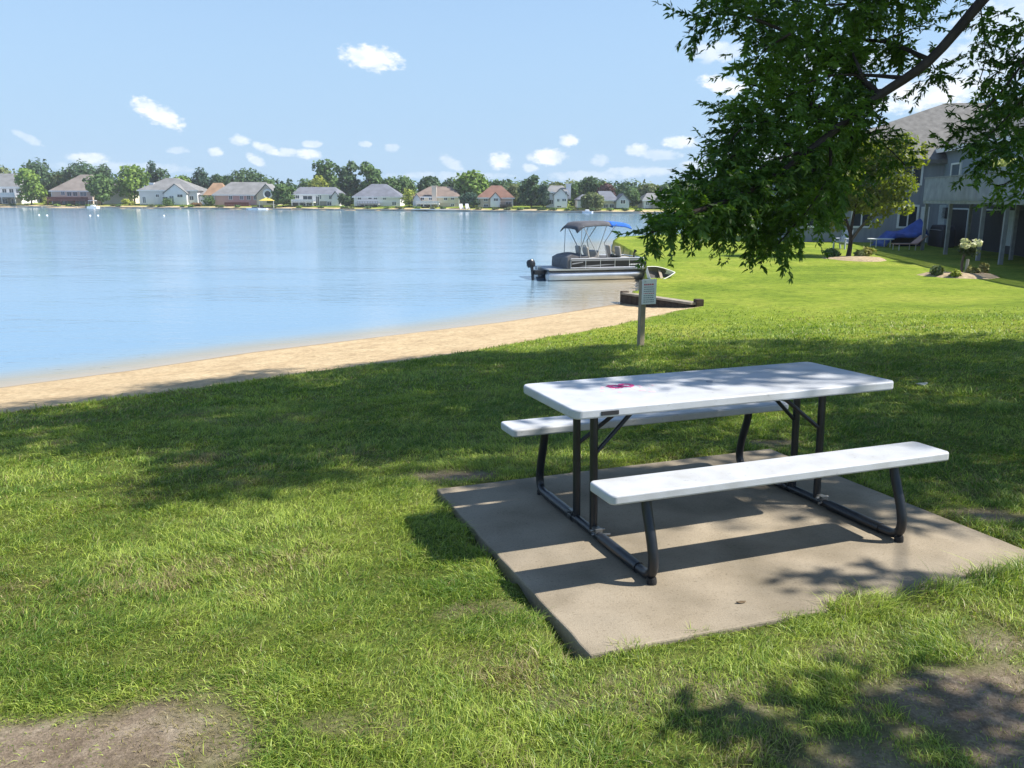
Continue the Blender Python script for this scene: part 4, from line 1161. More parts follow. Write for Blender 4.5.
def far_house(name, label, cx0, cx1, ye, yr, wall, roof, ridge, inl=9, dep=10., gables=(), wins=(), deck=None, chimney=None, lower=None, wings=(), group=None, doors=(), round_win=None):
    """pixel columns/rows on the facade plane -> metres"""
    pxm = (cx0 + cx1) / 2; Y = FY(pxm, inl)
    b0 = at_y(cx0, ye, Y); b1 = at_y(cx1, ye, Y)
    zb = float(gz((b0.x + b1.x) / 2, Y + 3)) - .05
    ox = (b0.x + b1.x) / 2
    t = thing(name, label, 'house', (ox, Y, zb), 0, group)
    def lx_(px): return at_y(px, ye, Y).x - ox
    def lz_(py, px=None): return at_y(pxm if px is None else px, py, Y).z - zb
    hw = (b1.x - b0.x) / 2; ze = lz_(ye); zr = at_y(pxm, yr, Y + dep / 2).z - zb
    wb = MB().box2((-hw, 0, 0), (hw, dep, ze)).build('wall', wall, t)
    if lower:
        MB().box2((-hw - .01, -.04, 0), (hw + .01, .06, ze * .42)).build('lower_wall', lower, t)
    ov = .45
    V, F_ = hip_roof(-hw - ov, hw + ov, -ov, dep + ov, ze + .25, zr, lx_(ridge[0]), lx_(ridge[1]))
    rf = MB().poly(V, F_).build('roof', roof, t)
    MB().box2((-hw - ov - .02, -ov - .05, ze - .06), (hw + ov + .02, -ov - .003, ze + .22)).build('eaves_board', white, rf)
    MB().box2((-hw - .03, -.05, 0), (-hw + .16, -.003, ze - .01)).build('corner_board', white, wb); MB().box2((hw - .16, -.05, 0), (hw + .03, -.003, ze - .01)).build('corner_board', white, wb)
    slope = (zr - ze) / (dep / 2 + ov)
    gx_ = []
    for g in gables:
        p0, p1, gye, gyp = g[:4]; proj = g[4] if len(g) > 4 else 1.2; gw_ = g[5] if len(g) > 5 else wall
        x0, x1 = lx_(p0), lx_(p1); g0, g1 = lz_(gye), lz_(gyp); xm = (x0 + x1) / 2
        dp = dep * .5
        MB().poly([(x0, -proj, 0), (x1, -proj, 0), (x1, -proj, g0), (xm, -proj, g1), (x0, -proj, g0), (x0, dp, 0), (x1, dp, 0), (x1, dp, g0), (xm, dp, g1), (x0, dp, g0)],
                  [(0, 1, 2, 3, 4), (5, 9, 8, 7, 6), (0, 5, 6, 1), (1, 6, 7, 2), (0, 4, 9, 5), (2, 7, 8, 3), (3, 8, 9, 4)]).build('gable_wall', gw_, t)
        o_ = .35; sl2 = (g1 - g0) / max(.1, xm - x0)
        MB().poly([(x0 - o_, -proj - o_, g0 - o_ * sl2 + .06), (xm, -proj - o_, g1 + .06), (x1 + o_, -proj - o_, g0 - o_ * sl2 + .06), (x0 - o_, dp, g0 - o_ * sl2 + .06), (xm, dp, g1 + .06), (x1 + o_, dp, g0 - o_ * sl2 + .06),
                   (x0 - o_, -proj - o_, g0 - o_ * sl2 + .26), (xm, -proj - o_, g1 + .26), (x1 + o_, -proj - o_, g0 - o_ * sl2 + .26), (x0 - o_, dp, g0 - o_ * sl2 + .26), (xm, dp, g1 + .26), (x1 + o_, dp, g0 - o_ * sl2 + .26)],
                  [(0, 3, 4, 1), (1, 4, 5, 2), (6, 7, 10, 9), (7, 8, 11, 10), (0, 1, 7, 6), (1, 2, 8, 7), (0, 6, 9, 3), (2, 5, 11, 8), (3, 9, 10, 4), (4, 10, 11, 5)]).build('gable_roof', roof, t)
        gx_.append((x0, x1, proj))
    for wi in wings:
        p0, p1, wye, wyr, wm, rm_ = wi
        x0, x1 = lx_(p0), lx_(p1); g0 = lz_(wye); g1 = at_y(pxm, wyr, Y + 5).z - zb
        MB().box2((x0, 1.0, 0), (x1, dep - 1, g0)).build('wing_wall', wm, t)
        V, F_ = hip_roof(x0 - .3, x1 + .3, .6, dep - .6, g0 + .2, g1, x0 + (x1 - x0) * .25, x1 - (x1 - x0) * .25)
        MB().poly(V, F_).build('wing_roof', rm_, t)
    def yoff(x):
        for a_, b_, p_ in gx_:
            if a_ < x < b_: return -p_
        return 0
    for wn in wins:
        p0, q0, p1, q1 = wn[:4]
        x0, x1 = lx_(p0), lx_(p1)
        yo = yoff((x0 + x1) / 2)
        z0_ = lz_(q1); z1_ = lz_(q0)
        window(t, x0, x1, max(.15, z0_), z1_, yo - (.05 if lower and z0_ < ze * .42 else 0), 'window', glassb if rng.random() < .3 else glass)
    for p0, q0, p1 in doors:
        x0, x1 = lx_(p0), lx_(p1); yo = yoff((x0 + x1) / 2)
        window(t, x0, x1, .08, lz_(q0), yo - (.05 if lower else 0), 'patio_door', glass)
    if deck:
        p0, p1, qf, qt, dm_ = deck
        x0, x1 = lx_(p0), lx_(p1); zf, zt_ = lz_(qf), lz_(qt); yd = -3.4
        dk_ = MB().box2((x0, yd, zf - .25), (x1, -.08, zf)).build('deck', dm_, t)
        ra = MB().box2((x0, yd, zt_ - .1), (x1, yd + .1, zt_)).box2((x0, yd, zf + .1), (x1, yd + .1, zf + .2))
        ra.box2((x0, yd + .02, zf + .2), (x1, yd + .06, zt_ - .1)) if dm_ in (D_white, D_red) else None
        k_ = 8
        for q in range(k_ + 1):
            xx = x0 + (x1 - x0 - .1) * q / k_; ra.box2((xx, yd - .005, zf), (xx + .1, yd + .095, zt_ - .1))
        ra.build('railing', dm_, dk_)
        for q in range(4):
            xx = x0 + .2 + (x1 - x0 - .4) * q / 3; MB().box2((xx - .1, yd + .05, 0), (xx + .1, yd + .25, zf - .25)).build('post', dm_, dk_)
    if chimney:
        px_, py_, cm_ = chimney[:3]; x_ = lx_(px_); yc_ = chimney[3] if len(chimney) > 3 else 2.5
        z_ = at_y(px_, py_, Y + yc_).z - zb
        ch_ = MB().box2((x_ - .6, yc_ - .5, 0 if yc_ < 0 else ze * .6), (x_ + .6, yc_ + .5, z_)).box2((x_ - .72, yc_ - .62, z_), (x_ + .72, yc_ + .62, z_ + .2))
        ch_.build('chimney', cm_, rf)
    if round_win:
        px_, py_, r_ = round_win; x_, z_ = lx_(px_), lz_(py_); yo = yoff(x_)
        ring = MB().tube([(x_ + r_ * math.cos(a_), yo - .06, z_ + r_ * math.sin(a_)) for a_ in np.linspace(0, 6.283, 21)], .28, 6).build('round_window_frame', white, t)
        MB().tube([(x_, yo - .10, z_), (x_, yo + .02, z_)], r_, 16).build('pane', glass, ring)
    return t

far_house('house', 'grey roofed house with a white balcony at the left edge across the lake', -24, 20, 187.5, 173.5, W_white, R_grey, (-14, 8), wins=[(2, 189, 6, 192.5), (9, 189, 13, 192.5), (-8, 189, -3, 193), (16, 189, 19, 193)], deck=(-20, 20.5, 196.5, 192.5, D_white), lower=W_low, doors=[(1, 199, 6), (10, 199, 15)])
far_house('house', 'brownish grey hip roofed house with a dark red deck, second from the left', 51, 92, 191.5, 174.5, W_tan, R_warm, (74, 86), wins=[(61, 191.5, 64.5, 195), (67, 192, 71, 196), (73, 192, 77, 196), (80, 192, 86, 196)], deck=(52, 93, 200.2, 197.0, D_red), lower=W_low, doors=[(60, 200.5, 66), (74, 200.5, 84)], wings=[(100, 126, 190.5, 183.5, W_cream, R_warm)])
far_house('house', 'pale grey hip roofed house with a broad front gable, beside the round bright tree', 139, 197, 191, 178, W_grey, R_grey, (160, 172), gables=[(166, 188, 193, 184.5, 1.4, W_white)], wins=[(155.5, 194.5, 158.5, 197), (142, 197, 145, 203), (171, 196, 175, 204), (179, 194.5, 184, 197), (189, 196, 193, 200)], doors=[(164, 197, 169)], chimney=(149, 183.5, W_white), wings=[(196, 203.5, 195.5, 190.5, W_white, R_grey)])
far_house('house', 'long low grey roofed house with reddish walls and a white round gable window', 214, 265, 195.5, 182, W_pink, R_grey, (226, 262), wins=[(229, 196, 232, 199.5), (240, 196, 243, 199.5), (247, 195.5, 250, 199.5), (254, 196, 257, 199.5)], deck=(228, 252, 205, 202.2, D_red), wings=[(203, 222, 196, 183, W_cream, R_orange)], gables=[(258, 278, 195, 184.5, 1.5, W_tan)], doors=[(233, 203, 240)], round_win=(269.5, 194, 1.1))
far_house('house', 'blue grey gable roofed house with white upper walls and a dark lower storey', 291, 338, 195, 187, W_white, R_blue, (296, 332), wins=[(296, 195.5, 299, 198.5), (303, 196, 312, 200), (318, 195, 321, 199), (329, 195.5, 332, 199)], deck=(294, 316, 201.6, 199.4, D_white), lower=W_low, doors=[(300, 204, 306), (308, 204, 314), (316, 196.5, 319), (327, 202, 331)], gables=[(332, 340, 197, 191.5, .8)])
far_house('house', 'white house under a grey hip roof, right of the tall poplars', 354, 400, 197.5, 184, W_white, R_blue, (369, 384), wins=[(358, 197.6, 361, 199.5), (368.5, 197, 371.5, 199.2), (374, 197, 377, 199.2), (383, 197, 386, 199.5), (392, 202, 396, 205)], deck=(359, 380, 203.6, 201.2, D_grey), doors=[(361, 204, 367), (373, 204, 378)], lower=W_grey)
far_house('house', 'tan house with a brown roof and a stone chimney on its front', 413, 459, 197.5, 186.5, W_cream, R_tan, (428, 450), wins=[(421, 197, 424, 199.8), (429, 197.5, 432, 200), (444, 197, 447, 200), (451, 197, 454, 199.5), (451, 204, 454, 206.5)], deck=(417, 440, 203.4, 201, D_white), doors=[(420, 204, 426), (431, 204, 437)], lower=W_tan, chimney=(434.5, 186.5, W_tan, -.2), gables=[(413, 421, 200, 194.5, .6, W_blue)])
far_house('house', 'house with a rust red hip roof and a white gabled bay', 478, 513, 198.5, 185.5, W_tan, R_rust, (491, 501), wins=[(484, 198.5, 487.5, 201), (494, 198.5, 498, 200.8), (506, 202, 511, 205)], gables=[(490.5, 500.5, 198.5, 193, 1.5, W_white)], deck=(500, 512, 204.4, 202.2, D_dark), doors=[(484, 204.5, 488)])
far_house('house', 'tall narrow white house with twin gables and a white chimney', 547.5, 567, 193, 185.5, W_white, R_grey, (551, 564), gables=[(554, 567, 195, 189, 1.6)], wins=[(550.5, 191.5, 553, 194), (565.0, 191.5, 566.6, 194.5), (557, 199, 559, 201.5), (562, 199, 566, 201), (550, 200, 553, 204)], chimney=(569, 184.5, W_white, 2.5), doors=[(557, 206, 561)])
far_house('house', 'low white house with a blue grey roof and a front gable, behind the boat sunshade', 602, 617, 201, 191, W_cream, R_blue, (600, 613), gables=[(615.5, 628, 201, 194.5, 2.2, W_blue)], wins=[(619.5, 200, 624, 203.5)], doors=[(604, 204.5, 608), (610, 204.5, 614)], wings=[(578, 600, 200.5, 194.5, W_white, R_blue)])
far_house('house', 'light grey house with a dark grey roof at the tip of the hanging branch', 644, 672, 201, 193, W_grey, R_grey, (650, 668), gables=[(652, 665, 203, 197.5, 1.2, W_low)], wins=[(646, 202, 649, 205), (667, 202, 670, 205)], group=None)

# ------------------------------------------------------------------ trees across the lake (behind and beside the houses)
FT = [
 ('broad_tree', 'pale green tree behind the white balcony house at the left edge', 2, 163, 206, 16, 26, 'olive', 'round'),
 ('broad_tree', 'tall dark green tree rising between the two leftmost houses', 41, 157.5, 206, 17, 24, 'dark', 'round'),
 ('broad_tree', 'bright green bushy tree in front of the tall dark one at the left', 32, 169, 207, 13, 6, 'bright', 'tall'),
 ('shrub', 'yellowish round shrub at the foot of the bright bushy tree', 46, 196, 207, 6, 4, 'yellow', 'bush'),
 ('broad_tree', 'dull olive tree left of the dark red deck house roof', 63, 170, 206, 14, 30, 'olive', 'round'),
 ('broad_tree', 'wide dark tree behind the brownish hip roof', 84, 160, 206, 18, 28, 'dark', 'round'),
 ('broad_tree', 'mid green tree hiding the right end of the dark red deck house', 102, 173, 207, 12, 7, 'mid', 'round'),
 ('broad_tree', 'dark tree peeping over the right end of the brownish roof', 107, 163, 206, 10, 34, 'dark', 'round'),
 ('broad_tree', 'large round bright green tree left of the pale grey house', 135, 163, 208, 16, 15, 'bright', 'round'),
 ('broad_tree', 'dark tree with two pointed tops behind the pale grey house', 152, 161.5, 208, 8, 27, 'blue', 'tall'),
 ('broad_tree', 'dark rounded tree directly above the pale grey house roof', 164, 167, 208, 10, 29, 'dark', 'round'),
 ('shrub', 'yellow green shrub at the left foot of the pale grey house', 129, 198.5, 208, 8, 5, 'yellow', 'bush'),
 ('shrub', 'dark spreading shrub in front of the pale grey house door', 168, 196, 209, 7, 4, 'mid', 'bush'),
 ('broad_tree', 'small light green tree right of the pale grey house roof', 186, 174, 208, 10, 22, 'bright', 'round'),
 ('broad_tree', 'dark round tree standing alone left of the long low house', 203, 166, 208, 9.5, 24, 'blue', 'round'),
 ('shrub', 'green bush at the left end of the long low house', 209, 194, 209, 7, 5, 'mid', 'bush'),
 ('shrub', 'orange tinted low shrub beside the wing of the pale grey house', 195, 202, 209, 7, 4, 'rust', 'bush'),
 ('broad_tree', 'low dark tree at the left of the wide treetop dome', 219, 172.5, 208, 8, 26, 'dark', 'round'),
 ('broad_tree', 'wide domed dark green tree above the long low roof', 248, 167, 208, 24, 28, 'dark', 'round'),
 ('broad_tree', 'small tree closing the right end of the wide dome', 270, 179, 209, 8, 26, 'mid', 'round'),
 ('conifer', 'small dark pointed conifer left of the blue grey roof', 290, 178, 209, 4.5, 20, 'blue', 'conifer'),
 ('broad_tree', 'dense green cone shaped tree between the long low house and the blue grey roofed house', 283, 184, 210, 12, 5, 'mid', 'tall'),
 ('broad_tree', 'low dark tree behind the left end of the blue grey roof', 308, 178, 209, 9, 24, 'mid', 'round'),
 ('broad_tree', 'yellow green round tree above the blue grey roof', 320, 175, 209, 10, 20, 'yellow', 'round'),
 ('poplar', 'tall poplar with several tops above the yellow green tree', 328, 160, 209, 13, 30, 'mid', 'tall'),
 ('poplar', 'tall dense poplar in the middle of the three, left of the white house', 349, 162, 210, 13, 24, 'dark', 'tall'),
 ('poplar', 'tall poplar right of the middle one, behind the white house', 372, 163.5, 210, 13, 26, 'mid', 'tall'),
 ('broad_tree', 'small dark tree filling the gap left of the white house', 345, 192, 210, 7, 8, 'dark', 'bush'),
 ('broad_tree', 'green tree behind the right end of the white house', 391, 176, 210, 11, 22, 'mid', 'round'),
 ('broad_tree', 'darker tree right of the white house', 404, 175, 210, 11, 26, 'mid', 'round'),
 ('shrub', 'yellowish small tree in the gap before the tan chimney house', 409, 187, 211, 7, 7, 'yellow', 'round'),
 ('broad_tree', 'dark flat topped tree behind the tan chimney house', 431, 175, 210, 13, 26, 'dark', 'round'),
 ('broad_tree', 'dark tree right of the tan chimney house roof', 451, 177, 210, 9, 26, 'dark', 'round'),
 ('broad_tree', 'big bright green tree between the tan and the rust roofed houses', 473, 169.5, 211, 16, 18, 'bright', 'round'),
 ('broad_tree', 'lower bluish tree at the left wall of the rust roofed house', 470, 192, 211, 9, 6, 'blue', 'round'),
 ('broad_tree', 'low dark tree behind the rust red roof', 499, 180, 211, 12, 26, 'dark', 'round'),
 ('broad_tree', 'thin olive tree right of the rust red roof', 515, 183, 211, 8, 22, 'olive', 'round'),
 ('broad_tree', 'large dark layered tree left of the tall narrow white house', 531, 175.5, 212, 12, 9, 'dark', 'tall'),
 ('broad_tree', 'bluish loose tree touching the tall narrow white house', 543, 184, 212, 7, 7, 'blue', 'tall'),
 ('broad_tree', 'low tree just behind the tall narrow white house roof', 556, 181, 211, 11, 22, 'olive', 'round'),
 ('broad_tree', 'tall dark tree between the tall narrow white house and the low white house', 588, 176, 211, 11, 24, 'dark', 'round'),
 ('broad_tree', 'green tree right of the white chimney', 575, 181, 211, 9, 22, 'mid', 'round'),
 ('broad_tree', 'purple leaved tree above the low white house roof', 606, 182.5, 212, 9, 18, 'plum', 'round'),
 ('weeping_tree', 'light green drooping tree in front of the low white house', 592, 192, 213, 10, 5, 'olive', 'weeping'),
 ('broad_tree', 'round green tree between the low white and the light grey houses', 632, 188, 212, 8, 12, 'mid', 'round'),
 ('broad_tree', 'small dark tree at the right gable of the low white house', 625, 191, 212, 5, 16, 'dark', 'round'),
 ('broad_tree', 'olive tree behind the light grey house near the branch tip', 648, 183, 212, 13, 24, 'olive', 'round'),
 ('broad_tree', 'mid green tree behind the dark grey roof near the branch tip', 668, 182, 212, 12, 24, 'mid', 'round'),
]
for nm, lb, px, yt, yb, hf, inl_, kd, sh_ in FT:
    far_tree(nm, lb, 'shrub' if nm == 'shrub' else 'tree', px, yt, yb, hf, FY(px, inl_), kd, sh_, n_=400 if nm == 'shrub' else 1500)
# a far wood closes the gaps behind them
cl = []
for k_ in range(330):
    px = rng.uniform(-320, 1500); Y = FY(min(px, 1250), rng.uniform(32, 60)); tp = at_y(px, rng.uniform(177, 188) + (px > 600) * 1.5 + max(0, px - 700) * .008, Y)
    zg = float(gz(tp.x, tp.y)); H = tp.z - zg; cl.append(((tp.x, tp.y, zg + H * .45), (rng.uniform(3.5, 7.0), 3.5, H * .55)))
V = []; C = []
for q in cl:
    g_ = GREENS[['dark', 'mid', 'mid', 'olive', 'dark'][rng.integers(0, 5)]]
    v_, c_3 = crown_quads([q], 260, .75, *g_); V.append(v_); C.append(c_3)
o = np_mesh('far_wood', np.concatenate(V), [(0, 1, 2, 3)], FARLEAF, None, np.concatenate(C))
tag(o, 'distant wood closing the gaps behind the houses across the lake', 'wood', None, 'stuff')
# low shoreline shrubs
for px in (-6, 14, 26, 58, 70, 78, 92, 112, 120, 150, 160, 180, 192, 222, 236, 262, 275, 300, 320, 345, 350, 368, 385, 396, 403, 418, 430, 445, 480, 498, 508, 520, 540, 552, 566, 575, 590, 598, 612, 624, 640):
    far_tree('shoreline_shrub', 'low green shrub growing at the water line across the lake', 'shrub', px + rng.uniform(-3, 3), 203 + px * .008, 207 + px * .01, rng.uniform(3, 5.5), FY(px, 1.8 + rng.random()), ['mid', 'olive', 'bright'][rng.integers(0, 3)], 'bush', 'shrubs along the far shoreline', n_=110)
# rock and seawall strip along the far bank
bankm = mat('far_bank_stone', (.42, .38, .31), .9, .2, 0, .3, .35)
mb = MB()
pts_ = [(x, float(far_y(x))) for x in np.arange(-190, 150, 3.)]
for (xa, ya), (xb, yb_) in zip(pts_[:-1], pts_[1:]):
    mb.bar((xa, ya + .5, WATER + .12 + random.uniform(-.05, .08)), (xb, yb_ + .5, WATER + .12 + random.uniform(-.05, .08)), random.uniform(.9, 1.5), .55)
o = mb.build('far_bank', bankm); tag(o, 'pale stone edging along the far shore', None, None, 'structure')

# ------------------------------------------------------------------ things on the far shore and on the water
def far_boat(label, px, L, h, m1, m2, ang, inl_=-2.0, canopy_=None):
    p = at_y(px, 208, FY(px, inl_))
    t = thing('moored_boat', label, 'boat', (p.x, p.y, WATER), ang)
    P2 = [(-L / 2, -.9), (L * .3, -.9), (L / 2, 0), (L * .3, .9), (-L / 2, .9)]
    MB().prism(P2, -.1, h).build('hull', m1, t)
    MB().box2((-L * .25, -.6, h - .01), (L * .1, .6, h + .4)).build('cabin', m2, t, bevel=.1)
    if canopy_:
        c_4 = MB().box2((-L * .35, -.9, h + 1.5), (L * .2, .9, h + 1.62)).build('canopy', canopy_, t)
        for xx in (-L * .33, L * .18):
            for yy in (-.85, .85): MB().tube([(xx, yy, h - .05), (xx, yy, h + 1.5)], .04, 5).build('canopy_post', alu, t)
    return t
far_boat('white covered boat moored before the dark red deck house', 94, 3.2, .5, white, white, .1, -1.2, white)
far_boat('low white boat moored before the long low house', 254, 4.2, .45, white, glass, 3.1)
far_boat('small white boat moored beside the yellow sunshade', 263, 2.6, .4, white, blackv, .3, -1.5)
ymat = mat('yellow_canvas', (.62, .48, .10), .8)
p = at_y(268, 207, FY(268, 1.5)); p.z = float(gz(p.x, p.y))
t = thing('beach_sunshade', 'yellow fabric sunshade on the far shore left of the cone shaped tree', 'sunshade', p)
MB().poly([(-2, -1.4, 2.0), (2, -1.4, 2.0), (2, 1.4, 2.0), (-2, 1.4, 2.0), (0, 0, 2.9), (0, 0, 2.75)], [(0, 1, 4), (1, 2, 4), (2, 3, 4), (3, 0, 4), (1, 0, 5), (2, 1, 5), (3, 2, 5), (0, 3, 5)]).build('canopy', ymat, t)
for xx in (-1.9, 1.9):
    for yy in (-1.3, 1.3): MB().tube([(xx, yy, 0), (xx, yy, 2.05)], .05, 6).build('post', white, t)
for px, lb in ((461.5, 'white garden chair on the far shore by the chimney house, left one of two'), (467.5, 'white garden chair on the far shore by the chimney house, right one of two')):
    p = at_y(px, 210, FY(px, 1.6)); p.z = float(gz(p.x, p.y))
    t = thing('garden_chair', lb, 'chair', p, .3, 'white garden chairs on the far shore')
    MB().box((0, 0, .45), (.8, .8, .08), Matrix.Rotation(.15, 3, 'X')).build('seat', white, t)
    MB().box((0, .42, .95), (.8, .08, 1.15), Matrix.Rotation(-.3, 3, 'X')).build('backrest', white, t)
    for xx in (-.42, .42):
        MB().bar((xx, -.45, .0), (xx, -.40, .65), .1).build('leg', white, t); MB().bar((xx, .40, .0), (xx, .35, .65), .1).build('leg', white, t)
        MB().box2((xx - .08, -.5, .65), (xx + .08, .45, .70)).build('armrest', white, t)
for px, lb in ((436, 'long white dock section lying along the far shore before the tan chimney house'), (612, 'pale blue covered small boat on the far shore before the drooping tree')):
    p = at_y(px, 210, FY(px, .6)); p.z = WATER
    if px < 500:
        t = thing('dock', lb, 'dock', p, .02); MB().box2((-6, -.6, .42), (6, .6, .55)).build('walkway', white, t)
        for xx in (-5.5, -2, 2, 5.5): MB().tube([(xx, 0, -.6), (xx, 0, .42)], .08, 6).build('pile', alud, t)
    else: far_boat(lb, 588, 2.6, .4, W_blue, white, 0, -.6)
bu = MB().lathe([(.05, -.18), (.22, -.1), (.27, .05), (.2, .2), (.08, .28), (.06, .36)], n=12).build('buoy', white, None, smooth=True)
first = True
for px, py, lb, gp in ((39, 215.5, 'white buoy on the lake, left one of the pair before the leftmost trees', 'w'), (47, 215.8, 'white buoy on the lake, right one of the pair before the leftmost trees', 'w'), (90, 216, 'white buoy on the lake before the dark red deck house, left one of two', 'w'), (98, 216, 'white buoy on the lake before the dark red deck house, right one of two', 'w'), (164, 216, 'single white buoy on the lake before the pale grey house', 'w')):
    o = bu if first else bu.copy()
    if not first: COL.objects.link(o)
    first = False
    o.location = at_z(px, py, WATER); o.scale = (.62, .62, .62)
    tag(o, lb, 'buoy', 'white buoys on the lake')

# ------------------------------------------------------------------ the lakeside house at the right
sid = mat('grey_blue_siding', (.22, .26, .31), .8, .2, 0, .08, 1.5); deckw = mat('weathered_grey_boards', (.28, .305, .345), .85, .2, 0, .18, 2, .3, 30); beamw = mat('weathered_beam', (.25, .265, .28), .85, .2, 0, .18, 3)
shing = mat('near_grey_shingles', (.17, .165, .155), .9, .15, 0, .22, 3, .5, 9); panelw = mat('pale_panel', (.42, .47, .50), .6); darkin = mat('dark_interior', (.02, .022, .026), .8); coverb = mat('black_cover', (.02, .022, .03), .7)
PA = on_ground(945, 255); PB = on_ground(1001, 265.5)
uu = (PB - PA); uu.z = 0; uu.normalize()
vv = Vector((-uu.y, uu.x, 0))          # into the house
if vv.x < 0: vv = -vv
def on_line(px, back=0.):
    """local x along the deck front (or a line `back` metres behind) seen at that pixel column"""
    d_ = ray(px, 230); d2 = Vector((d_.x, d_.y)); o2 = Vector((PA.x + vv.x * back, PA.y + vv.y * back)); u2 = Vector((uu.x, uu.y))
    den = d2.x * u2.y - d2.y * u2.x
    return (d2.y * o2.x - d2.x * o2.y) / -den if abs(den) > 1e-9 else 0
def s_of(px, back=0.):
    d_ = ray(px, 230); A2 = np.array([[d_.x, -uu.x], [d_.y, -uu.y]]); o2 = np.array([PA.x + vv.x * back, PA.y + vv.y * back])
    return float(np.linalg.solve(A2, o2)[1])
GZH = PA.z
rzh = math.atan2(uu.y, uu.x)
hs_ = thing('lakeside_house', 'grey blue house at the right with a raised board railed deck on posts', 'house', (PA.x, PA.y, GZH), rzh)
M_H = Matrix.Translation((PA.x, PA.y, GZH)) @ Matrix.Rotation(rzh, 4, 'Z')
side = 1 if (M_H.to_3x3() @ Vector((0, 1, 0))).dot(vv) > 0 else -1   # local y sign pointing into the house
def HL(x, y, z): return (x, y * side, z)
S0 = s_of(921); zbeam = at_y(922, 203.5, (PA + uu * S0).y).z - GZH; ztop_rail = at_y(922, 176, (PA + uu * S0).y).z - GZH
DX1 = s_of(1024) + 9
zfl = zbeam + .28; zra = zfl + 1.0
DEP = 3.4
def hb(mb_, a, b): 
    a = HL(*a); b = HL(*b); return mb_.box2(a, b)
# deck
dkk = hb(MB(), (S0, 0.05, zfl - .05), (DX1, DEP, zfl)).build('deck', deckw, hs_)
hb(MB(), (S0 - .03, -.03, zbeam), (DX1, .045, zfl - .004)).build('fascia_beam', beamw, dkk)
hb(MB(), (S0 - .05, .05, zbeam), (S0 - .004, DEP, zfl - .004)).build('end_beam', beamw, dkk)
rl = MB(); x_ = S0
while x_ < DX1:
    hb(rl, (x_, -.055, zbeam + .14), (x_ + .105, -.032 - random.uniform(0, .012), zra - .02 + random.uniform(-.01, .01))); x_ += .15
x_ = .05
while x_ < DEP:
    hb(rl, (S0 - .075, x_, zbeam + .14), (S0 - .053, x_ + .135, zra - .02)); x_ += .15
rl.build('railing_boards', deckw, dkk)
hb(MB(), (S0 - .1, -.10, zra), (DX1, .06, zra + .04)).build('hand_rail', beamw, dkk)
for px in (923.5, 945, 978, 1001, 1060):
    s_ = S0 + .08 if px < 930 else s_of(px)
    hb(MB(), (s_ - .075, .06, -.15), (s_ + .075, .21, zbeam)).build('post', beamw, dkk)
for px in (968, 1014, 1035):
    s_ = s_of(px, 1.8)
    hb(MB(), (s_ - .07, 1.75, -.15), (s_ + .07, 1.89, zbeam)).build('post', beamw, dkk)
# body
XE = s_of(925, DEP); XR = DX1 + 4
zea = at_y(938, 149, (PA + uu * s_of(938, DEP - .5)).y + vv.y * (DEP - .5)).z - GZH
hb(MB(), (XE, DEP, -.2), (XR, DEP + 9, zea)).build('wall', sid, hs_)
def panel(px0, px1, z0_, z1_, m_, nm, y=DEP, th=.06, par=None):
    a_, b_ = sorted((s_of(px0, y), s_of(px1, y)))
    return hb(MB(), (a_, y - th, z0_), (b_, y - .003, z1_)).build(nm, m_, par or hs_, bevel=.0)
hb(MB(), (s_of(947, DEP), DEP - .05, .0), (XR - 1, DEP - .004, zbeam)).build('lower_wall', mat('deck_shade_wall', (.05, .055, .062), .8), hs_)  # dark sheet: shade below the deck painted into the wall colour
pdn = panel(926, 944, .02, zbeam - .1, panelw, 'lower_panel')
panel(941, 948, zbeam - .9, zbeam - .25, darkin, 'window')
for a_, b_ in ((949, 968), (983, 1006)):
    fr_ = panel(a_, b_, .02, zbeam - .35, darkin, 'patio_door', th=.07)
    panel(a_ - .6, a_ + .4, .02, zbeam - .3, panelw, 'frame', th=.1, par=fr_); panel(b_ - .4, b_ + .6, .02, zbeam - .3, panelw, 'frame', th=.1, par=fr_); panel(a_ + .4, b_ - .4, zbeam - .34, zbeam - .26, panelw, 'frame', th=.1, par=fr_)
panel(1007, 1016, .4, zbeam - .3, panelw, 'blind_panel')
panel(1018, 1040, .02, zbeam - .3, darkin, 'patio_door')
for a_, b_ in ((946, 954), (984, 1003), (1012, 1030)):
    w_ = panel(a_, b_, zfl + .5, zfl + 1.95, glassb, 'window'); 
    for q0, q1, r0_, r1_ in ((a_ - .7, a_, .4, 2.05), (b_, b_ + .7, .4, 2.05), (a_, b_, 1.95, 2.05), (a_, b_, .4, .5)): panel(q0, q1, zfl + r0_, zfl + r1_, white, 'frame', th=.1, par=w_)
# main roof (eaves towards the lake) and cross gable with white rakes
ov = .5
# slope of the left verge: it climbs from (938,149) to (1024,95) in the photograph
_b = None
for _k in range(400):
    _bb = _k * .025; _p = PA + uu * (XE - .5) + vv * (DEP - ov + _bb)
    if _p.x / _p.y > ray(1024, 95).x / ray(1024, 95).y: _b = _bb; break
_sl = ((at_y(1024, 95, _p.y).z - GZH) - zea) / max(_bb, .3)
_sl = max(.3, min(_sl, 1.0)); print('verge slope', _sl, _bb, zea)
zri = zea + _sl * (4.5 + ov)
y0, y1 = DEP - ov, DEP + 9 + ov; ym = (y0 + y1) / 2
def rp_(P_): return [HL(*p_) for p_ in P_]
th = .18
V = rp_([(XE - .5, y0, zea - .1), (XR + 1, y0, zea - .1), (XR + 1, ym, zri), (XE - .5, ym, zri), (XE - .5, y1, zea - .1), (XR + 1, y1, zea - .1)])
V += [(a_, b_, c__ + th) for a_, b_, c__ in V]
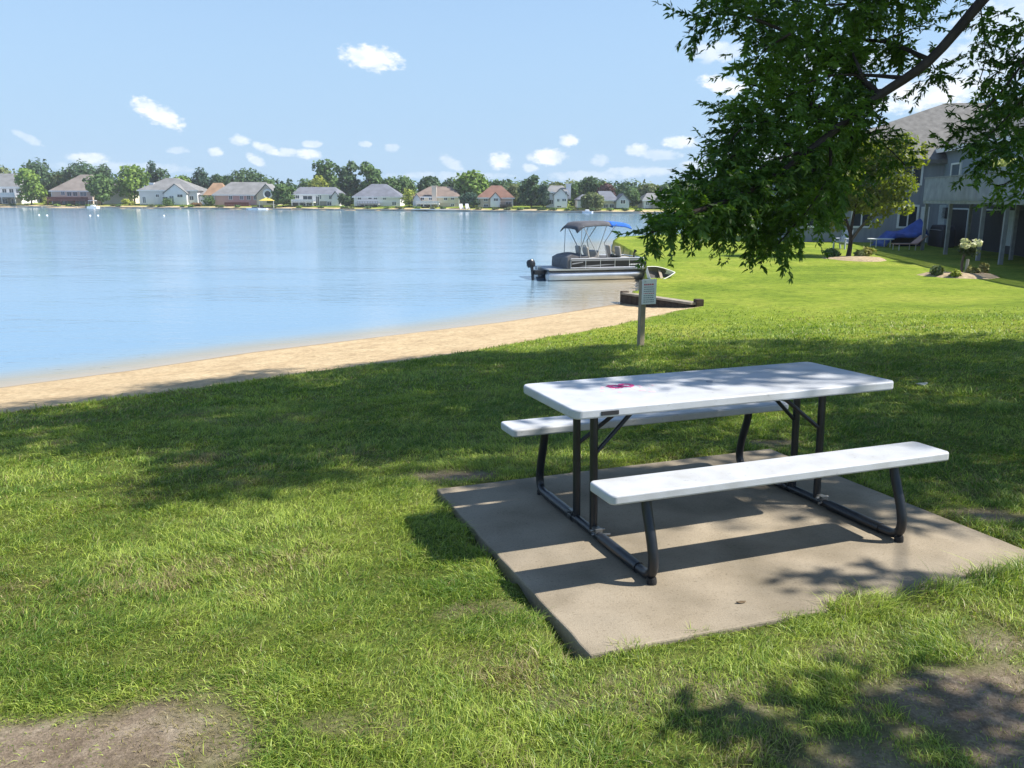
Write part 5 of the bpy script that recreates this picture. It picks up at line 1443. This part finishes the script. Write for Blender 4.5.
rf_ = MB().poly(V, [(0, 1, 2, 3), (3, 2, 5, 4), (6, 9, 8, 7), (9, 10, 11, 8), (0, 6, 7, 1), (4, 5, 11, 10), (0, 3, 9, 6), (3, 4, 10, 9), (1, 7, 8, 2), (2, 8, 11, 5)]).build('roof', shing, hs_)
hb(MB(), (XE - .5, y0 - .04, zea - .14), (XR + 1, y0 - .002, zea + .11)).build('gutter', white, rf_)
MB().poly(rp_([(XE - .003, DEP, zea), (XE - .003, DEP + 9, zea), (XE - .003, ym, zri - .15), (XE + .2, DEP, zea), (XE + .2, DEP + 9, zea), (XE + .2, ym, zri - .15)]), [(0, 1, 2), (5, 4, 3), (0, 3, 4, 1), (1, 4, 5, 2), (2, 5, 3, 0)]).build('gable_end', sid, hs_)
for p_, q_ in (((XE - .53, y0, zea - .02), (XE - .53, ym, zri + .08)), ((XE - .53, ym, zri + .08), (XE - .53, y1, zea - .02))):
    MB().bar(HL(*p_), HL(*q_), .05, .24).build('rake_board', white, rf_)
def HW(x, y, z): return M_H @ Vector(HL(x, y, z))
# flower box on the deck rail
sA, sB = s_of(984), s_of(1004)
fb = thing('flower_box', 'planter of pale yellow green flowers standing on the deck hand rail', 'planter', HW((sA + sB) / 2, -.02, zra + .04), rzh)
MB().box2((-(sB - sA) / 2, -.11, 0), ((sB - sA) / 2, .11, .18)).build('box', deckw, fb)
v_, c_3 = crown_quads([((x_, 0, .36), (.28, .2, .2)) for x_ in np.linspace(-(sB - sA) / 2 + .2, (sB - sA) / 2 - .2, 5)], 420, .06, (.20, .26, .06), (.60, .62, .25)); np_mesh('flowers', v_, [(0, 1, 2, 3)], FARLEAF, fb, c_3)
# covered grill under the deck
sg_ = (s_of(933, 2.2) + s_of(948, 2.2)) / 2; gw2 = abs(s_of(948, 2.2) - s_of(933, 2.2)) / 2
gr_ = thing('covered_grill', 'barbecue grill under a black fabric cover below the deck', 'grill', HW(sg_, 2.3, .0), rzh)
P2 = [(-gw2, 0), (gw2, 0), (gw2 * .95, 1.0), (gw2 * .7, 1.22), (-gw2 * .6, 1.22), (-gw2 * .9, .95)]
MB().prism(P2, -.35, .35, lambda v_: (v_[0], v_[2], v_[1])).build('cover', coverb, gr_, smooth=True, bevel=.08, seg=3)
MB().tube([(-gw2 * .8, -.36, .95), (gw2 * .8, -.36, .95)], .02, 6).build('handle', alud, gr_)
# blue tarpaulin heap at the corner of the deck
tarp = mat('blue_tarpaulin', (.025, .07, .30), .5, .4, 0, .35, 3, .4, 8)
p0 = on_ground(899, 246)
tq = thing('tarpaulin_heap', 'blue tarpaulin draped over a sloping stack at the left of the deck', 'tarpaulin', p0, rzh)
V = []; Fc = []; nA, nB = 14, 8
wT = 44 * p0.y / F
for i in range(nA + 1):
    for j_ in range(nB + 1):
        a_ = i / nA; b_ = j_ / nB
        hgt = (.55 + .85 * a_ + .16 * math.sin(7 * a_ + 2 * b_) + .10 * math.sin(11 * b_ + 3 * a_)) * (math.sin(math.pi * min(1, max(0, b_ * .86 + .07))) ** .45) * (min(1, a_ * 5 + .0) ** .5) * (1 if a_ < .93 else .8)
        V.append((-(a_ - .5) * wT if uu.x * 1 < 0 and False else (a_ - .5) * wT, (b_ - .5) * 1.6, hgt))
for i in range(nA):
    for j_ in range(nB):
        a_ = i * (nB + 1) + j_; Fc.append((a_, a_ + 1, a_ + nB + 2, a_ + nB + 1))
o = MB().poly(V, Fc).build('cover', tarp, tq, smooth=True); md = o.modifiers.new('thickness', 'SOLIDIFY'); md.thickness = .02
tq.rotation_euler = (0, 0, 0.1)
MB().box2((-.2, -.5, .02), (wT * .4, .5, .5)).build('stack', darkin, tq)
# round white patio table with a central foot
pw = mat('white_patio_plastic', (.62, .63, .62), .5)
p = on_ground(880, 247)
t = thing('patio_table', 'long white topped patio table beside the blue tarpaulin', 'table', p, .1)
r_ = 12 * p.y / F
MB().prism([(r_ * 1.1 * math.cos(a_), .55 * math.sin(a_)) for a_ in np.linspace(0, 6.283, 25)[:-1]], .42, .47).build('tabletop', pw, t, bevel=.01)
for xx in (-.6, .6):
    for yy in (-.3, .3): MB().tube([(xx * r_, yy, 0), (xx * r_, yy, .43)], .025, 6).build('leg', pw, t)
# lounge chair and folding chair
lgm = mat('terracotta_frame', (.36, .22, .18), .6)
p = on_ground(907, 250)
t = thing('lounge_chair', 'low reddish garden lounger with a raised back in front of the blue tarpaulin', 'lounger', p, .15)
MB().box2((-.75, -.3, .30), (.35, .3, .35)).build('seat', lgm, t); MB().box((.62, 0, .52), (.75, .6, .05), Matrix.Rotation(R(-38), 3, 'Y')).build('backrest', lgm, t)
for xx in (-.65, .3):
    for yy in (-.27, .27): MB().tube([(xx, yy, 0), (xx, yy, .31)], .022, 6).build('leg', pw, t)
chm = mat('blue_grey_chair', (.36, .40, .47), .6)
p = on_ground(842, 249)
t = thing('deck_chair', 'pale blue grey slatted garden chair left of the small tree', 'chair', p, -.9)
for k_ in range(5): pass
bk = MB()
for k_ in range(5): bk.box((-.24 + .12 * k_, .30, .62), (.10, .03, .85), Matrix.Rotation(R(-22), 3, 'X'))
bk.box((0, .36, .80), (.6, .03, .07)).build('backrest', chm, t)
MB().box((0, -.02, .34), (.6, .62, .05), Matrix.Rotation(R(-10), 3, 'X')).build('seat', chm, t)
for xx in (-.33, .33):
    MB().bar((xx, -.30, 0), (xx, -.30, .55), .07).build('leg', chm, t); MB().bar((xx, .38, 0), (xx, .22, .55), .07).build('leg', chm, t)
    MB().box2((xx - .07, -.40, .55), (xx + .07, .30, .585)).build('armrest', chm, t)

# neighbouring house half hidden behind the small tree
p = on_ground(868, 242)
nb_y = PA.y + 12
a0_, a1_ = at_y(790, 235, nb_y), at_y(1010, 235, nb_y)
zg = float(gz(a0_.x, nb_y))
nh = thing('neighbour_house', 'grey sided house half hidden behind the small tree at the right', 'house', ((a0_.x + a1_.x) / 2, nb_y, zg), -.12)
hw = (a1_.x - a0_.x) / 2; H_ = at_y(880, 163, nb_y).z - zg
ngs = mat('neighbour_grey_siding', (.27, .29, .32), .8, .2, 0, .1, 1, .2, 8, stretch=(6, 6, .4))
MB().box2((-hw, 0, -.2), (hw, 9, H_)).build('wall', ngs, nh)
V, F_ = hip_roof(-hw - .4, hw + .4, -.4, 9.4, H_ + .2, at_y(965, 104, nb_y + 4.5).z - zg, hw * .50, hw * .85); MB().poly(V, F_).build('roof', shing, nh)
for xx in (-hw * .75, -hw * .35, hw * .05):
    window(nh, xx - .5, xx + .5, 1.0, 2.2, 0)
    window(nh, xx - .5, xx + .5, 3.6, 4.8, 0)
MB().box2((hw * .16, -.05, .05), (hw * .23, .06, 2.2)).build('door', white, nh)

# ------------------------------------------------------------------ small tree with its planted ring, hostas
p = on_ground(848, 257)
st_ = thing('ornamental_tree', 'small multi stemmed tree with a yellow green top in a planted ring near the deck', 'tree', p)
k_u = p.y / F
tm = MB()
tm.tube(smooth_path([(0, 0, -.1), (.05, 0, .5), (0, 0, 1.1), (-.5, 0, 2.2), (-.9, .2, 3.4)], 4), [.13 - .006 * i for i in range(17)], 8)
trs = tm.build('trunk', bark, st_, smooth=True)
MB().tube(smooth_path([(.02, 0, .7), (.5, 0, 1.4), (1.2, .1, 2.1), (1.9, .2, 2.9)], 4), [.085 - .005 * i for i in range(13)], 8).build('limb', barkl, trs, smooth=True)
MB().tube(smooth_path([(.0, 0, .9), (.15, .2, 1.8), (.3, .3, 3.0), (.4, .3, 4.2)], 4), [.08 - .005 * i for i in range(13)], 8).build('limb', bark, trs, smooth=True)
lob = []
for px, py, rx, ry, in ((835, 175, 32, 26), (870, 160, 34, 26), (895, 155, 26, 18), (860, 195, 40, 22), (825, 200, 26, 24), (895, 185, 26, 22), (850, 145, 26, 16), (880, 205, 24, 14), (835, 222, 16, 14), (918, 160, 13, 11), (808, 185, 16, 18), (905, 140, 16, 10), (925, 148, 10, 8), (815, 212, 12, 12), (905, 208, 13, 10), (875, 222, 12, 8), (838, 150, 14, 12)):
    c = at_y(px, py, p.y + rng.uniform(-.8, .8)) - p
    lob.append(((c.x, c.y, c.z), (rx * k_u * .82, rx * k_u * .7, ry * k_u * .8)))
v_, c_3 = crown_quads(lob, 13000, .10, (.085, .135, .014), (.30, .33, .036)); np_mesh('crown', v_, [(0, 1, 2, 3)], LEAF, st_, c_3)
mulch = mat('pale_mulch', (.36, .28, .18), .95, .1, 0, .35, 8, .8, 25)
def mound(name, label, px, py, rx, ry, h):
    p = on_ground(px, py); n_ = 22; V = [(0, 0, h)]; Fc = []
    for r_, hh2 in ((.5, h * .85), (.8, h * .5), (1.0, -.03)):
        for k_ in range(n_):
            a_ = 2 * math.pi * k_ / n_; q = r_ * (1 + .10 * math.sin(3 * a_) + .05 * math.sin(7 * a_)); V.append((rx * q * math.cos(a_), ry * q * math.sin(a_), hh2 + random.uniform(-.01, .01)))
    for k_ in range(n_): Fc.append((0, 1 + k_, 1 + (k_ + 1) % n_))
    for r_ in range(2):
        for k_ in range(n_): a_ = 1 + r_ * n_ + k_; b_ = 1 + r_ * n_ + (k_ + 1) % n_; Fc.append((a_, a_ + n_, b_ + n_, b_))
    o = MB().poly(V, Fc).build(name, mulch, None, smooth=True); o.location = p
    return tag(o, label, 'mulch bed')
mound('mulch_bed', 'pale mulch ring around the small multi stemmed tree', 856, 259, 1.4, 1.6, .10)
mound('mulch_bed', 'pale mulch bed around the flowering standard in the lawn', 962, 276, 1.35, 1.3, .12)
def low_plant(name, label, px, py, hf, h, kind, n_=260, size=.09):
    p = on_ground(px, py); ku = p.y / F; rw = hf * ku
    t = thing(name, label, 'plant', p)
    A, B = GREENS[kind] if isinstance(kind, str) else kind
    v_, c_3 = crown_quads([((rw * rng.uniform(-.4, .4), rng.uniform(-.3, .3) * rw, h * .5), (rw * .7, rw * .7, h * .5)) for _ in range(4)], n_, size, A, B)
    v_[:, :, 2] = np.maximum(v_[:, :, 2], .01); np_mesh('leaves', v_, [(0, 1, 2, 3)], FARLEAF, t, c_3)
    MB().tube([(0, 0, -.03), (0, 0, h * .5)], .02, 6).build('stem', bark, t)
    return t
HOS = ((.22, .22, .06), (.46, .42, .16))
low_plant('hosta', 'pale yellowish hosta in the ring right of the small tree trunk', 868, 256, 7, .42, HOS)
low_plant('hosta', 'yellow brown hosta at the right edge of the small tree ring', 858, 258, 5, .34, 'olive')
low_plant('shrub', 'dark low shrub in the ring left of the small tree trunk', 832, 258, 10, .45, 'mid')
low_plant('shrub', 'dark round bush at the left of the flowering standard', 937, 276.5, 8, .38, 'olive')
low_plant('hosta', 'small yellow bush in front of the flowering standard', 957, 278, 6, .26, 'yellow')
low_plant('hosta', 'pale leafy clump right of the flowering standard', 972, 276, 6, .30, HOS)
low_plant('hosta', 'taller pale clump at the right end of the flower bed', 983, 274.5, 5, .42, HOS)
p = on_ground(962, 275); ku = p.y / F
t = thing('flowering_standard', 'small bush on a stem with white flower heads in the lawn bed', 'plant', p)
MB().tube(smooth_path([(0, 0, -.05), (-.05, 0, .4), (.02, 0, .85)], 4), .045, 7).build('stem', barkl, t, smooth=True)
MB().tube([(.12, 0, -.05), (.14, 0, .55)], .05, 7).build('stake', mat('pale_stake', (.5, .47, .38)), t)
v_, c_3 = crown_quads([((rng.uniform(-.3, .3), rng.uniform(-.3, .3), rng.uniform(.75, 1.0)), (.24, .24, .2)) for _ in range(6)], 380, .08, (.03, .055, .018), (.07, .10, .03)); np_mesh('leaves', v_, [(0, 1, 2, 3)], FARLEAF, t, c_3)
v_, c_3 = crown_quads([((rng.uniform(-.38, .38), rng.uniform(-.35, .2), rng.uniform(1.0, 1.22)), (.14, .14, .09)) for _ in range(7)], 260, .06, (.5, .5, .3), (.75, .75, .55)); np_mesh('flower_heads', v_, [(0, 1, 2, 3)], FARLEAF, t, c_3)

# ------------------------------------------------------------------ thin summer haze in the air over the lake
hm = bpy.data.materials.new('summer_haze'); hm.use_nodes = True
hn = hm.node_tree; hn.nodes.remove(hn.nodes['Principled BSDF'])
pv = hn.nodes.new('ShaderNodeVolumePrincipled'); pv.inputs['Color'].default_value = (.86, .92, 1, 1); pv.inputs['Density'].default_value = HAZE
hn.links.new(pv.outputs[0], hn.nodes['Material Output'].inputs['Volume'])
hz_ = MB().box2((-420, -70, -5), (420, 480, 24)).build('haze', hm)
tag(hz_, 'thin pale summer haze over the lake', None, None, 'stuff')
